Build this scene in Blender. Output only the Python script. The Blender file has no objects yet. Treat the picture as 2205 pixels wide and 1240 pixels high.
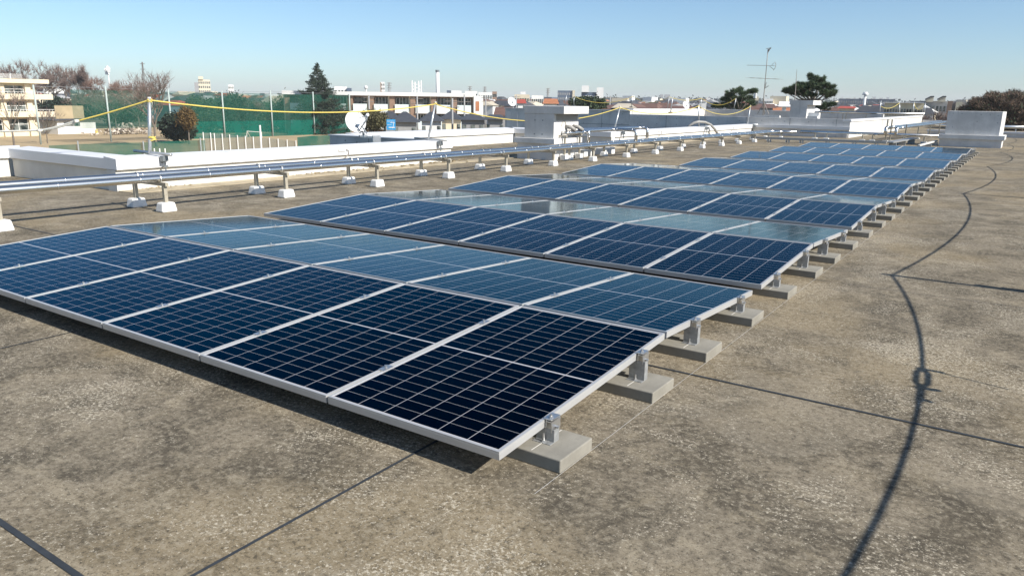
import bpy, math, random
import numpy as np
from mathutils import Vector, Matrix

# ------------------------------------------------------------------ camera, world, sun, exposure
S = bpy.context.scene
CAM = np.array([1.56873, -2.25032, 1.49960])
F_PX = 1618.15
RV = np.array([0.82665494, 0.56253089, 0.01416386])
UV_ = np.array([-0.14696637, 0.1915372, 0.9704197])
FW = np.array([-0.54317815, 0.80428384, -0.24100829])
cam = bpy.data.cameras.new("Camera")
camo = bpy.data.objects.new("Camera", cam)
S.collection.objects.link(camo)
S.camera = camo
cam.sensor_fit = 'HORIZONTAL'
cam.sensor_width = 36.0
cam.lens = F_PX / 2205.0 * 36.0
cam.clip_start = 0.05
cam.clip_end = 20000
m4 = Matrix.Identity(4)
for i in range(3):
    m4[i][0] = RV[i]; m4[i][1] = UV_[i]; m4[i][2] = -FW[i]; m4[i][3] = CAM[i]
camo.matrix_world = m4

SUN_EL, SUN_AZ = math.radians(36.0), math.radians(-0.6)      # direction to the sun: +X, a touch towards -Y
sun_dir = Vector((math.cos(SUN_EL) * math.cos(SUN_AZ), math.cos(SUN_EL) * math.sin(SUN_AZ), math.sin(SUN_EL)))
W = bpy.data.worlds.new("World")
S.world = W
W.use_nodes = True
nt = W.node_tree
nt.nodes.clear()
wo = nt.nodes.new("ShaderNodeOutputWorld")
bg = nt.nodes.new("ShaderNodeBackground")
sky = nt.nodes.new("ShaderNodeTexSky")
sky.sky_type = 'NISHITA'
sky.sun_disc = False
sky.sun_elevation = SUN_EL
sky.sun_rotation = math.atan2(sun_dir.x, sun_dir.y)
sky.altitude = 0
sky.air_density = 0.8
sky.dust_density = 0.6
sky.ozone_density = 6.0
bg.inputs[1].default_value = 0.105
HAZE = 0.00024
tint = nt.nodes.new("ShaderNodeMix"); tint.data_type = 'RGBA'; tint.blend_type = 'MULTIPLY'
tint.inputs[0].default_value = 1.0; tint.inputs[7].default_value = (1.08, 1.07, 0.97, 1)
nt.links.new(sky.outputs[0], tint.inputs[6])
nt.links.new(tint.outputs[2], bg.inputs[0])
nt.links.new(bg.outputs[0], wo.inputs[0])
sl = bpy.data.lights.new("Sun", 'SUN')
sl.energy = 5.0
sl.angle = math.radians(0.5)
sl.color = (1.0, 0.945, 0.86)
so = bpy.data.objects.new("Sun", sl)
S.collection.objects.link(so)
so.rotation_euler = (-sun_dir).to_track_quat('-Z', 'Y').to_euler()
S.view_settings.view_transform = 'Standard'
S.view_settings.look = 'None'
S.view_settings.exposure = 0.52
S.view_settings.gamma = 1.0
try:
    S.cycles.max_bounces = 6
    S.cycles.transparent_max_bounces = 16
    S.cycles.volume_bounces = 0
    S.cycles.use_denoising = True
    S.cycles.sample_clamp_indirect = 4
    S.cycles.caustics_reflective = False
    S.cycles.caustics_refractive = False
except Exception:
    pass

rng = random.Random(7)
nrng = np.random.default_rng(11)
COL = S.collection


# ------------------------------------------------------------------ measuring helpers: rays of the survey camera met with real planes
def ray(px, py):
    return FW + RV * (px - 1102.5) / F_PX - UV_ * (py - 620.0) / F_PX
def onx(px, py, X):
    d = ray(px, py); return CAM + d * ((X - CAM[0]) / d[0])
def ony(px, py, Y):
    d = ray(px, py); return CAM + d * ((Y - CAM[1]) / d[1])
def onz(px, py, Z=0.0):
    d = ray(px, py); return CAM + d * ((Z - CAM[2]) / d[2])
def at(px, py, D):
    d = ray(px, py); return CAM + d * (D / math.hypot(d[0], d[1]))
GZ = -6.0                                                    # street level below the roof

# ------------------------------------------------------------------ materials
MATS = {}
def newmat(name):
    m = bpy.data.materials.new(name); m.use_nodes = True
    m.node_tree.nodes.clear()
    o = m.node_tree.nodes.new("ShaderNodeOutputMaterial")
    b = m.node_tree.nodes.new("ShaderNodeBsdfPrincipled")
    m.node_tree.links.new(b.outputs[0], o.inputs[0])
    return m, m.node_tree.nodes, m.node_tree.links, b

def mat(name, col, rough=0.7, metal=0.0, var=0.12, scale=6.0, bump=0.0, bscale=40.0, col2=None, spec=0.4, detail=5.0, object_var=0.0):
    """A plain surface whose colour wanders a little with a noise in object space."""
    if name in MATS: return MATS[name]
    m, N, L, b = newmat(name)
    tc = N.new("ShaderNodeTexCoord")
    ns = N.new("ShaderNodeTexNoise"); ns.inputs['Scale'].default_value = scale; ns.inputs['Detail'].default_value = detail
    ns.inputs['Roughness'].default_value = 0.62
    L.new(tc.outputs['Object'], ns.inputs['Vector'])
    rp = N.new("ShaderNodeValToRGB")
    c = np.array(col); c2 = np.array(col2) if col2 is not None else c * (1 + var)
    c1 = c * (1 - var)
    rp.color_ramp.elements[0].position = 0.32; rp.color_ramp.elements[1].position = 0.68
    rp.color_ramp.elements[0].color = (*c1, 1); rp.color_ramp.elements[1].color = (*c2, 1)
    L.new(ns.outputs['Fac'], rp.inputs[0])
    L.new(rp.outputs[0], b.inputs['Base Color'])
    b.inputs['Roughness'].default_value = rough
    b.inputs['Metallic'].default_value = metal
    b.inputs['Specular IOR Level'].default_value = spec
    if bump:
        n2 = N.new("ShaderNodeTexNoise"); n2.inputs['Scale'].default_value = bscale; n2.inputs['Detail'].default_value = 4
        L.new(tc.outputs['Object'], n2.inputs['Vector'])
        bp = N.new("ShaderNodeBump"); bp.inputs['Strength'].default_value = bump; bp.inputs['Distance'].default_value = 0.02
        L.new(n2.outputs['Fac'], bp.inputs['Height']); L.new(bp.outputs[0], b.inputs['Normal'])
    MATS[name] = m
    return m

def nmath(N, L, op, a, b=None, c=None):
    n = N.new("ShaderNodeMath"); n.operation = op
    for i, v in enumerate((a, b, c)):
        if v is None: continue
        if isinstance(v, (int, float)): n.inputs[i].default_value = v
        else: L.new(v, n.inputs[i])
    return n.outputs[0]

def mixc(N, L, fac, a, b):
    n = N.new("ShaderNodeMix"); n.data_type = 'RGBA'
    for idx, v in ((0, fac), (6, a), (7, b)):
        if isinstance(v, (int, float)): n.inputs[idx].default_value = v
        elif isinstance(v, tuple): n.inputs[idx].default_value = (*v, 1)
        else: L.new(v, n.inputs[idx])
    return n.outputs[2]

def noise(N, L, vec, scale, detail=4.0, rough=0.6, dist=0.0):
    n = N.new("ShaderNodeTexNoise")
    n.inputs['Scale'].default_value = scale; n.inputs['Detail'].default_value = detail
    n.inputs['Roughness'].default_value = rough; n.inputs['Distortion'].default_value = dist
    L.new(vec, n.inputs['Vector']); return n.outputs['Fac']

def ramp(N, L, fac, p0, p1, v0=0.0, v1=1.0):
    n = N.new("ShaderNodeMapRange"); n.interpolation_type = 'SMOOTHSTEP'
    n.inputs['From Min'].default_value = p0; n.inputs['From Max'].default_value = p1
    n.inputs['To Min'].default_value = v0; n.inputs['To Max'].default_value = v1
    L.new(fac, n.inputs['Value']); return n.outputs[0]

def roof_material():
    m, N, L, b = newmat("weathered_roof_mortar")
    tc = N.new("ShaderNodeTexCoord"); P = tc.outputs['Object']
    big = noise(N, L, P, 0.42, 4, 0.55)
    mid = noise(N, L, P, 1.9, 8, 0.68, 0.6)
    blot = noise(N, L, P, 6.0, 8, 0.74, 1.0)
    fine = noise(N, L, P, 30, 7, 0.80)
    grain = noise(N, L, P, 85, 4, 0.78)
    speck = noise(N, L, P, 62, 4, 0.80, 0.3)
    base = mixc(N, L, ramp(N, L, mid, 0.38, 0.60), (0.112, 0.095, 0.069), (0.230, 0.195, 0.142))
    base = mixc(N, L, ramp(N, L, big, 0.46, 0.60, 0, 0.65), base, (0.285, 0.226, 0.138))
    base = mixc(N, L, ramp(N, L, noise(N, L, P, 0.8, 6, 0.62, 1.2), 0.50, 0.66, 0, 0.52), base, (0.082, 0.070, 0.052))
    base = mixc(N, L, ramp(N, L, blot, 0.51, 0.66, 0, 0.50), base, (0.058, 0.051, 0.039))
    base = mixc(N, L, ramp(N, L, blot, 0.34, 0.48, 0.50, 0), base, (0.29, 0.245, 0.168))
    # worn smooth pale patches with soft rims
    worn = ramp(N, L, noise(N, L, P, 2.3, 3, 0.5, 1.6), 0.62, 0.70, 0, 0.60)
    base = mixc(N, L, worn, base, (0.30, 0.255, 0.18))
    # fine mottling, light and dark grains a centimetre or two across
    base = mixc(N, L, ramp(N, L, fine, 0.50, 0.60, 0, 0.55), base, (0.34, 0.30, 0.225))
    base = mixc(N, L, ramp(N, L, fine, 0.38, 0.48, 0.62, 0), base, (0.046, 0.041, 0.033))
    patch = ramp(N, L, noise(N, L, P, 1.1, 7, 0.72, 0.8), 0.36, 0.66, -0.080, 0.048)
    th = nmath(N, L, 'ADD', speck, patch)
    base = mixc(N, L, ramp(N, L, th, 0.555, 0.60, 0, 0.80), base, (0.54, 0.485, 0.38))
    base = mixc(N, L, ramp(N, L, grain, 0.38, 0.46, 0.6, 0.0), base, (0.038, 0.035, 0.029))
    mp = N.new("ShaderNodeMapping"); mp.inputs['Scale'].default_value = (1.0, 11.0, 1.0); mp.inputs['Rotation'].default_value = (0, 0, 0.5)
    L.new(P, mp.inputs['Vector'])
    scr = noise(N, L, mp.outputs[0], 1.1, 2, 0.5, 2.2)
    base = mixc(N, L, ramp(N, L, scr, 0.70, 0.725, 0, 0.35), base, (0.33, 0.29, 0.21))
    # hairline cracks and dried puddle rims
    wob = N.new("ShaderNodeVectorMath"); wob.operation = 'ADD'; L.new(P, wob.inputs[0])
    nz = N.new("ShaderNodeTexNoise"); nz.inputs['Scale'].default_value = 2.2; nz.inputs['Detail'].default_value = 6; L.new(P, nz.inputs['Vector'])
    sc_ = N.new("ShaderNodeVectorMath"); sc_.operation = 'SCALE'; sc_.inputs['Scale'].default_value = 0.55; L.new(nz.outputs['Color'], sc_.inputs[0]); L.new(sc_.outputs[0], wob.inputs[1])
    vo = N.new("ShaderNodeTexVoronoi"); vo.feature = 'DISTANCE_TO_EDGE'; vo.inputs['Scale'].default_value = 0.42; L.new(wob.outputs[0], vo.inputs['Vector'])
    ck = nmath(N, L, 'MULTIPLY', ramp(N, L, vo.outputs['Distance'], 0.0008, 0.0020, 0.35, 0), ramp(N, L, noise(N, L, P, 0.7, 3), 0.50, 0.60))
    base = mixc(N, L, ck, base, (0.035, 0.032, 0.028))
    pud = noise(N, L, wob.outputs[0], 0.55, 2, 0.4)
    rim = nmath(N, L, 'MULTIPLY', ramp(N, L, pud, 0.60, 0.615), ramp(N, L, pud, 0.615, 0.66, 1, 0))
    base = mixc(N, L, nmath(N, L, 'MULTIPLY', rim, 0.14), base, (0.36, 0.32, 0.25))
    base = mixc(N, L, ramp(N, L, pud, 0.61, 0.64, 0, 0.16), base, (0.10, 0.088, 0.068))
    L.new(base, b.inputs['Base Color'])
    b.inputs['Roughness'].default_value = 0.93
    b.inputs['Specular IOR Level'].default_value = 0.15
    hgt = nmath(N, L, 'ADD', nmath(N, L, 'MULTIPLY', fine, 0.6), nmath(N, L, 'MULTIPLY', grain, 0.5))
    bp = N.new("ShaderNodeBump"); bp.inputs['Strength'].default_value = 0.6; bp.inputs['Distance'].default_value = 0.007
    L.new(hgt, bp.inputs['Height']); L.new(bp.outputs[0], b.inputs['Normal'])
    return m

PANEL_W, PANEL_L = 0.986, 1.645
def cell_material():
    """Half-cut cells 6 x (10 + 10) behind glass: white gaps, wider gap at mid length, faint busbars. Local x 0..W, y 0..L."""
    m, N, L, b = newmat("solar_cells_under_glass")
    tc = N.new("ShaderNodeTexCoord")
    sp = N.new("ShaderNodeSeparateXYZ"); L.new(tc.outputs['Object'], sp.inputs[0])
    x, y = sp.outputs[0], sp.outputs[1]
    mx, my, mid = 0.018, 0.022, 0.0055
    cw = (PANEL_W - 2 * mx) / 6.0
    half = (PANEL_L - 2 * my - 2 * mid) / 2.0
    ch = half / 10.0
    xl = nmath(N, L, 'SUBTRACT', x, mx)
    fx = nmath(N, L, 'FRACT', nmath(N, L, 'DIVIDE', xl, cw))
    ex = nmath(N, L, 'MULTIPLY', nmath(N, L, 'MINIMUM', fx, nmath(N, L, 'SUBTRACT', 1.0, fx)), cw)
    yc = nmath(N, L, 'SUBTRACT', nmath(N, L, 'ABSOLUTE', nmath(N, L, 'SUBTRACT', y, PANEL_L / 2)), mid)   # distance beyond the centre gap
    fy = nmath(N, L, 'FRACT', nmath(N, L, 'DIVIDE', yc, ch))
    ey = nmath(N, L, 'MULTIPLY', nmath(N, L, 'MINIMUM', fy, nmath(N, L, 'SUBTRACT', 1.0, fy)), ch)
    gx = nmath(N, L, 'LESS_THAN', ex, 0.0015)
    gy = nmath(N, L, 'LESS_THAN', ey, 0.0008)
    gm = nmath(N, L, 'LESS_THAN', yc, 0.0)
    gm = nmath(N, L, 'MULTIPLY', gm, nmath(N, L, 'GREATER_THAN', yc, -0.0075))
    gm2 = nmath(N, L, 'LESS_THAN', yc, -0.0)
    ox = nmath(N, L, 'LESS_THAN', nmath(N, L, 'SUBTRACT', PANEL_W / 2 - mx, nmath(N, L, 'ABSOLUTE', nmath(N, L, 'SUBTRACT', x, PANEL_W / 2))), 0.0)
    oy = nmath(N, L, 'GREATER_THAN', yc, half)
    g = nmath(N, L, 'MAXIMUM', nmath(N, L, 'MAXIMUM', gx, gy), nmath(N, L, 'MAXIMUM', gm2, nmath(N, L, 'MAXIMUM', ox, oy)))
    # busbars: five silvery threads per cell, running along y
    fb = nmath(N, L, 'FRACT', nmath(N, L, 'ADD', nmath(N, L, 'MULTIPLY', fx, 5.0), 0.0))
    eb = nmath(N, L, 'ABSOLUTE', nmath(N, L, 'SUBTRACT', fb, 0.5))
    bus = nmath(N, L, 'MULTIPLY', nmath(N, L, 'LESS_THAN', eb, 0.012), 0.16)
    ns = noise(N, L, tc.outputs['Object'], 2.0, 3)
    oi = N.new("ShaderNodeObjectInfo")
    cell = mixc(N, L, ns, (0.0007, 0.0034, 0.0068), (0.0011, 0.0046, 0.0090))
    cell = mixc(N, L, nmath(N, L, 'MULTIPLY', oi.outputs['Random'], 0.5), cell, (0.0006, 0.0030, 0.0075))
    cell = mixc(N, L, bus, cell, (0.16, 0.19, 0.22))
    col = mixc(N, L, g, cell, (0.42, 0.41, 0.42))
    # thin dust film
    dn = noise(N, L, tc.outputs['Object'], 5.0, 6, 0.7)
    col = mixc(N, L, ramp(N, L, dn, 0.40, 0.80, 0.0, 0.012), col, (0.42, 0.40, 0.36))
    L.new(col, b.inputs['Base Color'])
    b.inputs['Roughness'].default_value = 0.10
    L.new(nmath(N, L, 'SUBTRACT', 1.0, g), b.inputs['Metallic'])     # coated silicon: a dark blue-tinted mirror that whitens at grazing angles
    b.inputs['IOR'].default_value = 1.25
    # every panel, and a little every cell, has its own coating hue
    cid = N.new("ShaderNodeCombineXYZ"); L.new(nmath(N, L, 'FLOOR', nmath(N, L, 'DIVIDE', xl, cw)), cid.inputs[0]); L.new(nmath(N, L, 'FLOOR', nmath(N, L, 'DIVIDE', y, ch)), cid.inputs[1]); L.new(oi.outputs['Random'], cid.inputs[2])
    wn = N.new("ShaderNodeTexWhiteNoise"); L.new(cid.outputs[0], wn.inputs['Vector'])
    hue = nmath(N, L, 'ADD', nmath(N, L, 'MULTIPLY', wn.outputs['Value'], 0.35), nmath(N, L, 'MULTIPLY', oi.outputs['Random'], 0.65))
    tin = mixc(N, L, hue, (0.36, 0.545, 0.635), (0.45, 0.64, 0.75))
    L.new(tin, b.inputs['Specular Tint'])
    return m

def concrete_material(name, col, tie=True, var=0.14):
    m, N, L, b = newmat(name)
    tc = N.new("ShaderNodeTexCoord"); P = tc.outputs['Object']
    a = noise(N, L, P, 1.1, 6, 0.65); f = noise(N, L, P, 11, 5, 0.65)
    c = np.array(col)
    base = mixc(N, L, ramp(N, L, a, 0.3, 0.7), tuple(c * (1 - var)), tuple(c * (1 + var)))
    base = mixc(N, L, ramp(N, L, f, 0.55, 0.75, 0, 0.35), base, tuple(c * 0.62))
    # rain streaks running down the face
    mp = N.new("ShaderNodeMapping"); mp.inputs['Scale'].default_value = (5.0, 5.0, 0.5); L.new(P, mp.inputs['Vector'])
    st = noise(N, L, mp.outputs[0], 1.3, 4, 0.6)
    base = mixc(N, L, ramp(N, L, st, 0.55, 0.75, 0, 0.4), base, tuple(c * 0.6))
    L.new(base, b.inputs['Base Color'])
    b.inputs['Roughness'].default_value = 0.88; b.inputs['Specular IOR Level'].default_value = 0.2
    bp = N.new("ShaderNodeBump"); bp.inputs['Strength'].default_value = 0.3; bp.inputs['Distance'].default_value = 0.01
    L.new(f, bp.inputs['Height']); L.new(bp.outputs[0], b.inputs['Normal'])
    return m

M_ROOF = roof_material()
M_CELL = cell_material()
M_CONC = concrete_material("fair_faced_concrete", (0.61, 0.60, 0.58))
M_BLOCK = concrete_material("precast_block_concrete", (0.29, 0.275, 0.235), var=0.30)
M_FRAME = mat("anodised_aluminium", (0.56, 0.56, 0.55), 0.42, 0.45, 0.05, 3.0)
M_GALV = mat("galvanised_steel", (0.40, 0.41, 0.41), 0.52, 0.6, 0.22, 30.0)
M_BOLT = mat("bright_bolt_steel", (0.62, 0.62, 0.61), 0.38, 0.9, 0.10, 40)
M_PIPE = mat("stainless_lagging", (0.70, 0.685, 0.65), 0.27, 1.0, 0.06, 2.0)
M_RING = mat("lagging_seam", (0.80, 0.82, 0.84), 0.30, 1.0, 0.05)
M_POST = mat("support_steel_paint", (0.42, 0.38, 0.30), 0.5, 0.3, 0.15, 20.0)
M_FOOT = mat("white_moulded_foot", (0.74, 0.73, 0.70), 0.75, 0.0, 0.08, 9.0)
M_COPE = mat("white_aluminium_coping", (0.70, 0.70, 0.70), 0.45, 0.0, 0.04, 1.5)
M_PWALL = mat("cream_painted_upstand", (0.63, 0.61, 0.56), 0.8, 0.0, 0.08, 2.5)
M_DARKGAP = mat("dark_joint_sealant", (0.035, 0.04, 0.045), 0.7, 0.0, 0.2, 20)
M_CHALK = mat("white_chalk", (0.60, 0.58, 0.54), 0.9, 0, 0.05)
M_ROPE = mat("yellow_rope", (0.62, 0.49, 0.12), 0.6, 0, 0.18, 60)
M_ROPEW = mat("white_rope", (0.72, 0.70, 0.62), 0.7, 0, 0.12, 60)
M_TUBE = mat("galvanised_tube", (0.52, 0.54, 0.55), 0.4, 0.7, 0.10, 12)
M_CLAMP = mat("dull_clamp_steel", (0.22, 0.24, 0.25), 0.5, 0.6, 0.2, 20)
M_DISH = mat("white_dish_paint", (0.78, 0.78, 0.77), 0.4, 0, 0.04, 2)
M_ANT = mat("weathered_antenna_metal", (0.30, 0.27, 0.24), 0.6, 0.3, 0.2, 20)
M_PVC = mat("grey_conduit", (0.30, 0.29, 0.27), 0.5, 0, 0.1, 10)
M_BLACK = mat("black_rubber", (0.015, 0.016, 0.017), 0.6, 0, 0.1)


# ------------------------------------------------------------------ mesh helpers
WLOC = {}
class MB:
    def __init__(s): s.v = []; s.f = []; s.mi = []
    def add(s, vs, fs, mi=0):
        o = len(s.v); s.v.extend([tuple(float(c) for c in p) for p in vs])
        s.f.extend([tuple(i + o for i in f) for f in fs]); s.mi.extend([mi] * len(fs)); return s
    def box(s, x0, x1, y0, y1, z0, z1, mi=0):
        v = [(x, y, z) for z in (z0, z1) for y in (y0, y1) for x in (x0, x1)]
        return s.add(v, [(0, 2, 3, 1), (4, 5, 7, 6), (0, 1, 5, 4), (2, 6, 7, 3), (0, 4, 6, 2), (1, 3, 7, 5)], mi)
    def fbox(s, fr, u0, u1, v0, v1, z0, z1, mi=0):
        """box in a local frame fr = (origin, ux, uy): u along, v away from the viewer, z up"""
        o, ux, uy = fr
        P = lambda u, v, z: (o[0] + ux[0] * u + uy[0] * v, o[1] + ux[1] * u + uy[1] * v, o[2] + z)
        v = [P(a, b_, c) for c in (z0, z1) for b_ in (v0, v1) for a in (u0, u1)]
        return s.add(v, [(0, 2, 3, 1), (4, 5, 7, 6), (0, 1, 5, 4), (2, 6, 7, 3), (0, 4, 6, 2), (1, 3, 7, 5)], mi)
    def prism(s, poly, z0, z1, mi=0):
        n = len(poly)
        v = [(p[0], p[1], z0) for p in poly] + [(p[0], p[1], z1) for p in poly]
        f = [tuple(range(n - 1, -1, -1)), tuple(range(n, 2 * n))] + [(i, (i + 1) % n, n + (i + 1) % n, n + i) for i in range(n)]
        return s.add(v, f, mi)
    def tube(s, pts, r, n=10, mi=0, caps=True, r1=None):
        pts = [Vector(p) for p in pts]; k = len(pts)
        vs = []; prev = None
        for i, p in enumerate(pts):
            t = ((pts[min(i + 1, k - 1)] - p).normalized() + (p - pts[max(i - 1, 0)]).normalized())
            t.normalize()
            if prev is None:
                a = Vector((0, 0, 1)) if abs(t.z) < 0.9 else Vector((1, 0, 0))
                e1 = t.cross(a).normalized()
            else:
                e1 = (prev - t * prev.dot(t)).normalized()
            prev = e1; e2 = t.cross(e1)
            rr = r if r1 is None else r + (r1 - r) * i / max(1, k - 1)
            for j in range(n):
                a = 2 * math.pi * j / n
                vs.append(p + (e1 * math.cos(a) + e2 * math.sin(a)) * rr)
        fs = []
        for i in range(k - 1):
            for j in range(n):
                fs.append((i * n + j, i * n + (j + 1) % n, (i + 1) * n + (j + 1) % n, (i + 1) * n + j))
        if caps:
            fs.append(tuple(range(n - 1, -1, -1))); fs.append(tuple((k - 1) * n + j for j in range(n)))
        return s.add(vs, fs, mi)
    def arrays(s, V, Fq, mi=0):
        o = len(s.v); s.v.extend(map(tuple, V.tolist())); s.f.extend([tuple(i + o for i in f) for f in Fq.tolist()]); s.mi.extend([mi] * len(Fq)); return s
    def build(s, name, material, parent=None, smooth=False, bevel=0.0):
        me = bpy.data.meshes.new(name)
        v = s.v
        if parent is not None:
            w = WLOC[parent.name]; v = [(p[0] - w[0], p[1] - w[1], p[2] - w[2]) for p in v]
        me.from_pydata(v, [], s.f)
        ms = material if isinstance(material, (list, tuple)) else [material]
        for m in ms: me.materials.append(m)
        if len(ms) > 1: me.polygons.foreach_set("material_index", s.mi)
        if smooth: me.polygons.foreach_set("use_smooth", [True] * len(me.polygons))
        me.update()
        o = bpy.data.objects.new(name, me); COL.objects.link(o)
        if parent is not None:
            o.parent = parent; WLOC[o.name] = WLOC[parent.name]
        else: WLOC[o.name] = (0, 0, 0)
        if bevel:
            bm = o.modifiers.new("bevel", 'BEVEL'); bm.width = bevel; bm.segments = 2; bm.limit_method = 'ANGLE'
        return o

def tag(o, label, cat, group=None, kind=None):
    if label: o['label'] = label
    if cat: o['category'] = cat
    if group: o['group'] = group
    if kind: o['kind'] = kind
    return o
def thing(name, loc, label, cat, group=None):
    o = bpy.data.objects.new(name, None); COL.objects.link(o); o.empty_display_size = 0.1
    o.location = tuple(float(c) for c in loc); WLOC[o.name] = tuple(float(c) for c in loc)
    return tag(o, label, cat, group)
def copy_tree(o, parent=None):
    c = o.copy(); COL.objects.link(c); c.parent = parent
    for ch in list(o.children): copy_tree(ch, c)
    return c
def struct(name, mb, m):
    o = mb.build(name, m); o['kind'] = 'structure'; return o
ORD = "first second third fourth fifth sixth seventh eighth ninth tenth eleventh twelfth thirteenth fourteenth fifteenth sixteenth seventeenth eighteenth nineteenth twentieth".split()
def ordw(n):                                                  # 1-based ordinal word
    if n <= 20: return ORD[n - 1]
    t = {2: "twenty", 3: "thirty", 4: "forty"}[n // 10]
    return t + "-" + ORD[n % 10 - 1] if n % 10 else {2: "twentieth", 3: "thirtieth"}[n // 10]

# ------------------------------------------------------------------ roof deck and ground
roof_poly = [(2.9, -9), (2.9, 66), (-5.8, 66), (-5.8, 37.75), (-10.75, 37.75), (-10.75, 21.75), (-14.75, 21.75), (-14.75, 12.9),
             (-10.75, 12.9), (-10.75, 4.45), (-14.7, 4.45), (-14.7, -9)]
struct("roof_deck", MB().prism(roof_poly, GZ, 0.0), M_ROOF)

def ground_material():
    m, N, L, b = newmat("ground_sand_and_town")
    tc = N.new("ShaderNodeTexCoord"); P = tc.outputs['Object']
    n1 = noise(N, L, P, 0.02, 4); n2 = noise(N, L, P, 0.25, 5)
    base = mixc(N, L, ramp(N, L, n1, 0.35, 0.65), (0.17, 0.15, 0.11), (0.12, 0.125, 0.09))
    base = mixc(N, L, ramp(N, L, n2, 0.4, 0.7, 0, 0.5), base, (0.22, 0.19, 0.14))
    L.new(base, b.inputs['Base Color']); b.inputs['Roughness'].default_value = 0.95
    b.inputs['Specular IOR Level'].default_value = 0.1
    return m
R = 9000
struct("ground", MB().add([(-R, -R, GZ), (R, -R, GZ), (R, R, GZ), (-R, R, GZ)], [(0, 1, 2, 3)]), ground_material())
M_SAND = mat("sports_ground_sand", (0.40, 0.31, 0.19), 0.95, 0, 0.12, 0.12, spec=0.1)
struct("sports_ground", MB().add([(-178, -20, GZ + .02), (-50, -20, GZ + .02), (-50, 125, GZ + .02), (-178, 125, GZ + .02)], [(0, 1, 2, 3)]), M_SAND)

# movement joints of the roof screed, laid as strips
def strip(mb, x0, x1, y0, y1, z=0.004): mb.add([(x0, y0, z), (x1, y0, z), (x1, y1, z), (x0, y1, z)], [(0, 1, 2, 3)])
mb = MB()
for k, w in ((0, .011), (1, .009), (2, .003), (3, .003), (4, .003), (5, .002)):
    y = -1.27 + 2.95 * k
    strip(mb, -9.9, -0.465, y - w, y + w); strip(mb, -0.455, 2.4, y - w, y + w)
for x, w in ((-0.46, .0075), (-3.41, .005), (-6.36, .004), (-9.25, .004)):
    strip(mb, x - w, x + w, -8.9, -1.285, .0045); strip(mb, x - w, x + w, -1.255, 37.0, .0045)
struct("roof_joints", mb, M_DARKGAP)

mb = MB(); strip(mb, 0.1555, 0.1575, 0.02, 29.5, .005)
tag(mb.build("chalk_line", M_CHALK), "thin white chalk line on the roof along the ends of the concrete blocks", "chalk line")

# ------------------------------------------------------------------ solar array
LOWZ, RIDZ, RUN, DP = 0.1412, 0.2257, 1.6592, 3.5434
TILT = math.atan2(RIDZ - LOWZ, RUN)
FT = 0.038
PITCH = 1.0
def make_panel():
    t = thing("solar_panel", (0, 0, 0), "", "solar panel", "solar panels on the roof array")
    fw = 0.011
    f = MB()                                                   # local: x 0..W, y 0..L, top z = 0
    f.box(0, PANEL_W, 0, fw, -FT, 0); f.box(0, PANEL_W, PANEL_L - fw, PANEL_L, -FT, 0)
    f.box(0, fw, fw, PANEL_L - fw, -FT, 0); f.box(PANEL_W - fw, PANEL_W, fw, PANEL_L - fw, -FT, 0)
    # groove lines of the extrusion on the outer faces
    f.box(-.0008, PANEL_W + .0008, -.0012, 0, -.012, -.0095); f.box(PANEL_W, PANEL_W + .0012, .0, PANEL_L, -.012, -.0095)
    f.build("frame", M_FRAME, t)
    g = MB().box(fw, PANEL_W - fw, fw, PANEL_L - fw, -.010, -.0035)
    go = g.build("glass", M_CELL, t)
    bk = MB().box(fw + .002, PANEL_W - fw - .002, fw + .002, PANEL_L - fw - .002, -.0125, -.0105)
    bk = bk.build("backsheet", M_DISH, t)
    jb = MB().box(PANEL_W / 2 - .05, PANEL_W / 2 + .05, PANEL_L / 2 - .03, PANEL_L / 2 + .03, -.030, -.0130)
    jb.build("junction_box", M_BLACK, bk)
    return t
proto = make_panel()
first = [True]
def mid_clamp_mb(x, y):
    c = MB(); c.box(x - .020, x + .020, y - .035, y + .035, .0005, .0045)
    c.box(x - .006, x + .006, y - .035, y + .035, -.03, .0005)
    c.tube([(x, y, .0045), (x, y, .018)], .0075, 6); return c
clamp_mesh = {}
for d in range(8):
    ncol = 6 if d < 4 else 5
    for back in (0, 1):
        row = 2 * d + back
        for i in range(ncol):
            if first[0]: p = proto; first[0] = False
            else: p = copy_tree(proto)
            xl = -(i + 1) * PITCH + (PITCH - PANEL_W) / 2
            if back == 0:
                p.location = (xl, d * DP + (RUN - math.cos(TILT) * PANEL_L) / 2, LOWZ + 0.0004 * 0)
                p.rotation_euler = (TILT, 0, 0)
            else:
                # second slope faces away: rotate half a turn so that its own low edge is the far one
                p.location = (xl + PANEL_W, d * DP + 2 * RUN + 0.012 - 0.004, LOWZ)
                p.rotation_euler = (TILT, 0, math.pi)
            pos = "rightmost" if i == 0 else ("leftmost" if i == ncol - 1 else ordw(i + 1) + " from the right end")
            rowt = "nearest row" if row == 0 else ("farthest row" if row == 15 else ordw(row + 1) + " row from the viewer")
            look = "dark blue" if back == 0 else "pale sky-reflecting"
            p['label'] = f"{look} solar panel, {pos} in the {rowt}"
            if i > 0:                                          # clamps on the joint with the panel to the right
                for y in (0.40, 1.25):
                    xx = (PANEL_W + (PITCH - PANEL_W) / 2) if back == 0 else -(PITCH - PANEL_W) / 2
                    key = (back, y)
                    if key not in clamp_mesh:
                        o = mid_clamp_mb(xx, y).build("mid_clamp", M_BOLT, None)
                        clamp_mesh[key] = o.data
                    else:
                        o = bpy.data.objects.new("mid_clamp", clamp_mesh[key]); COL.objects.link(o)
                    o.parent = p

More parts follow.
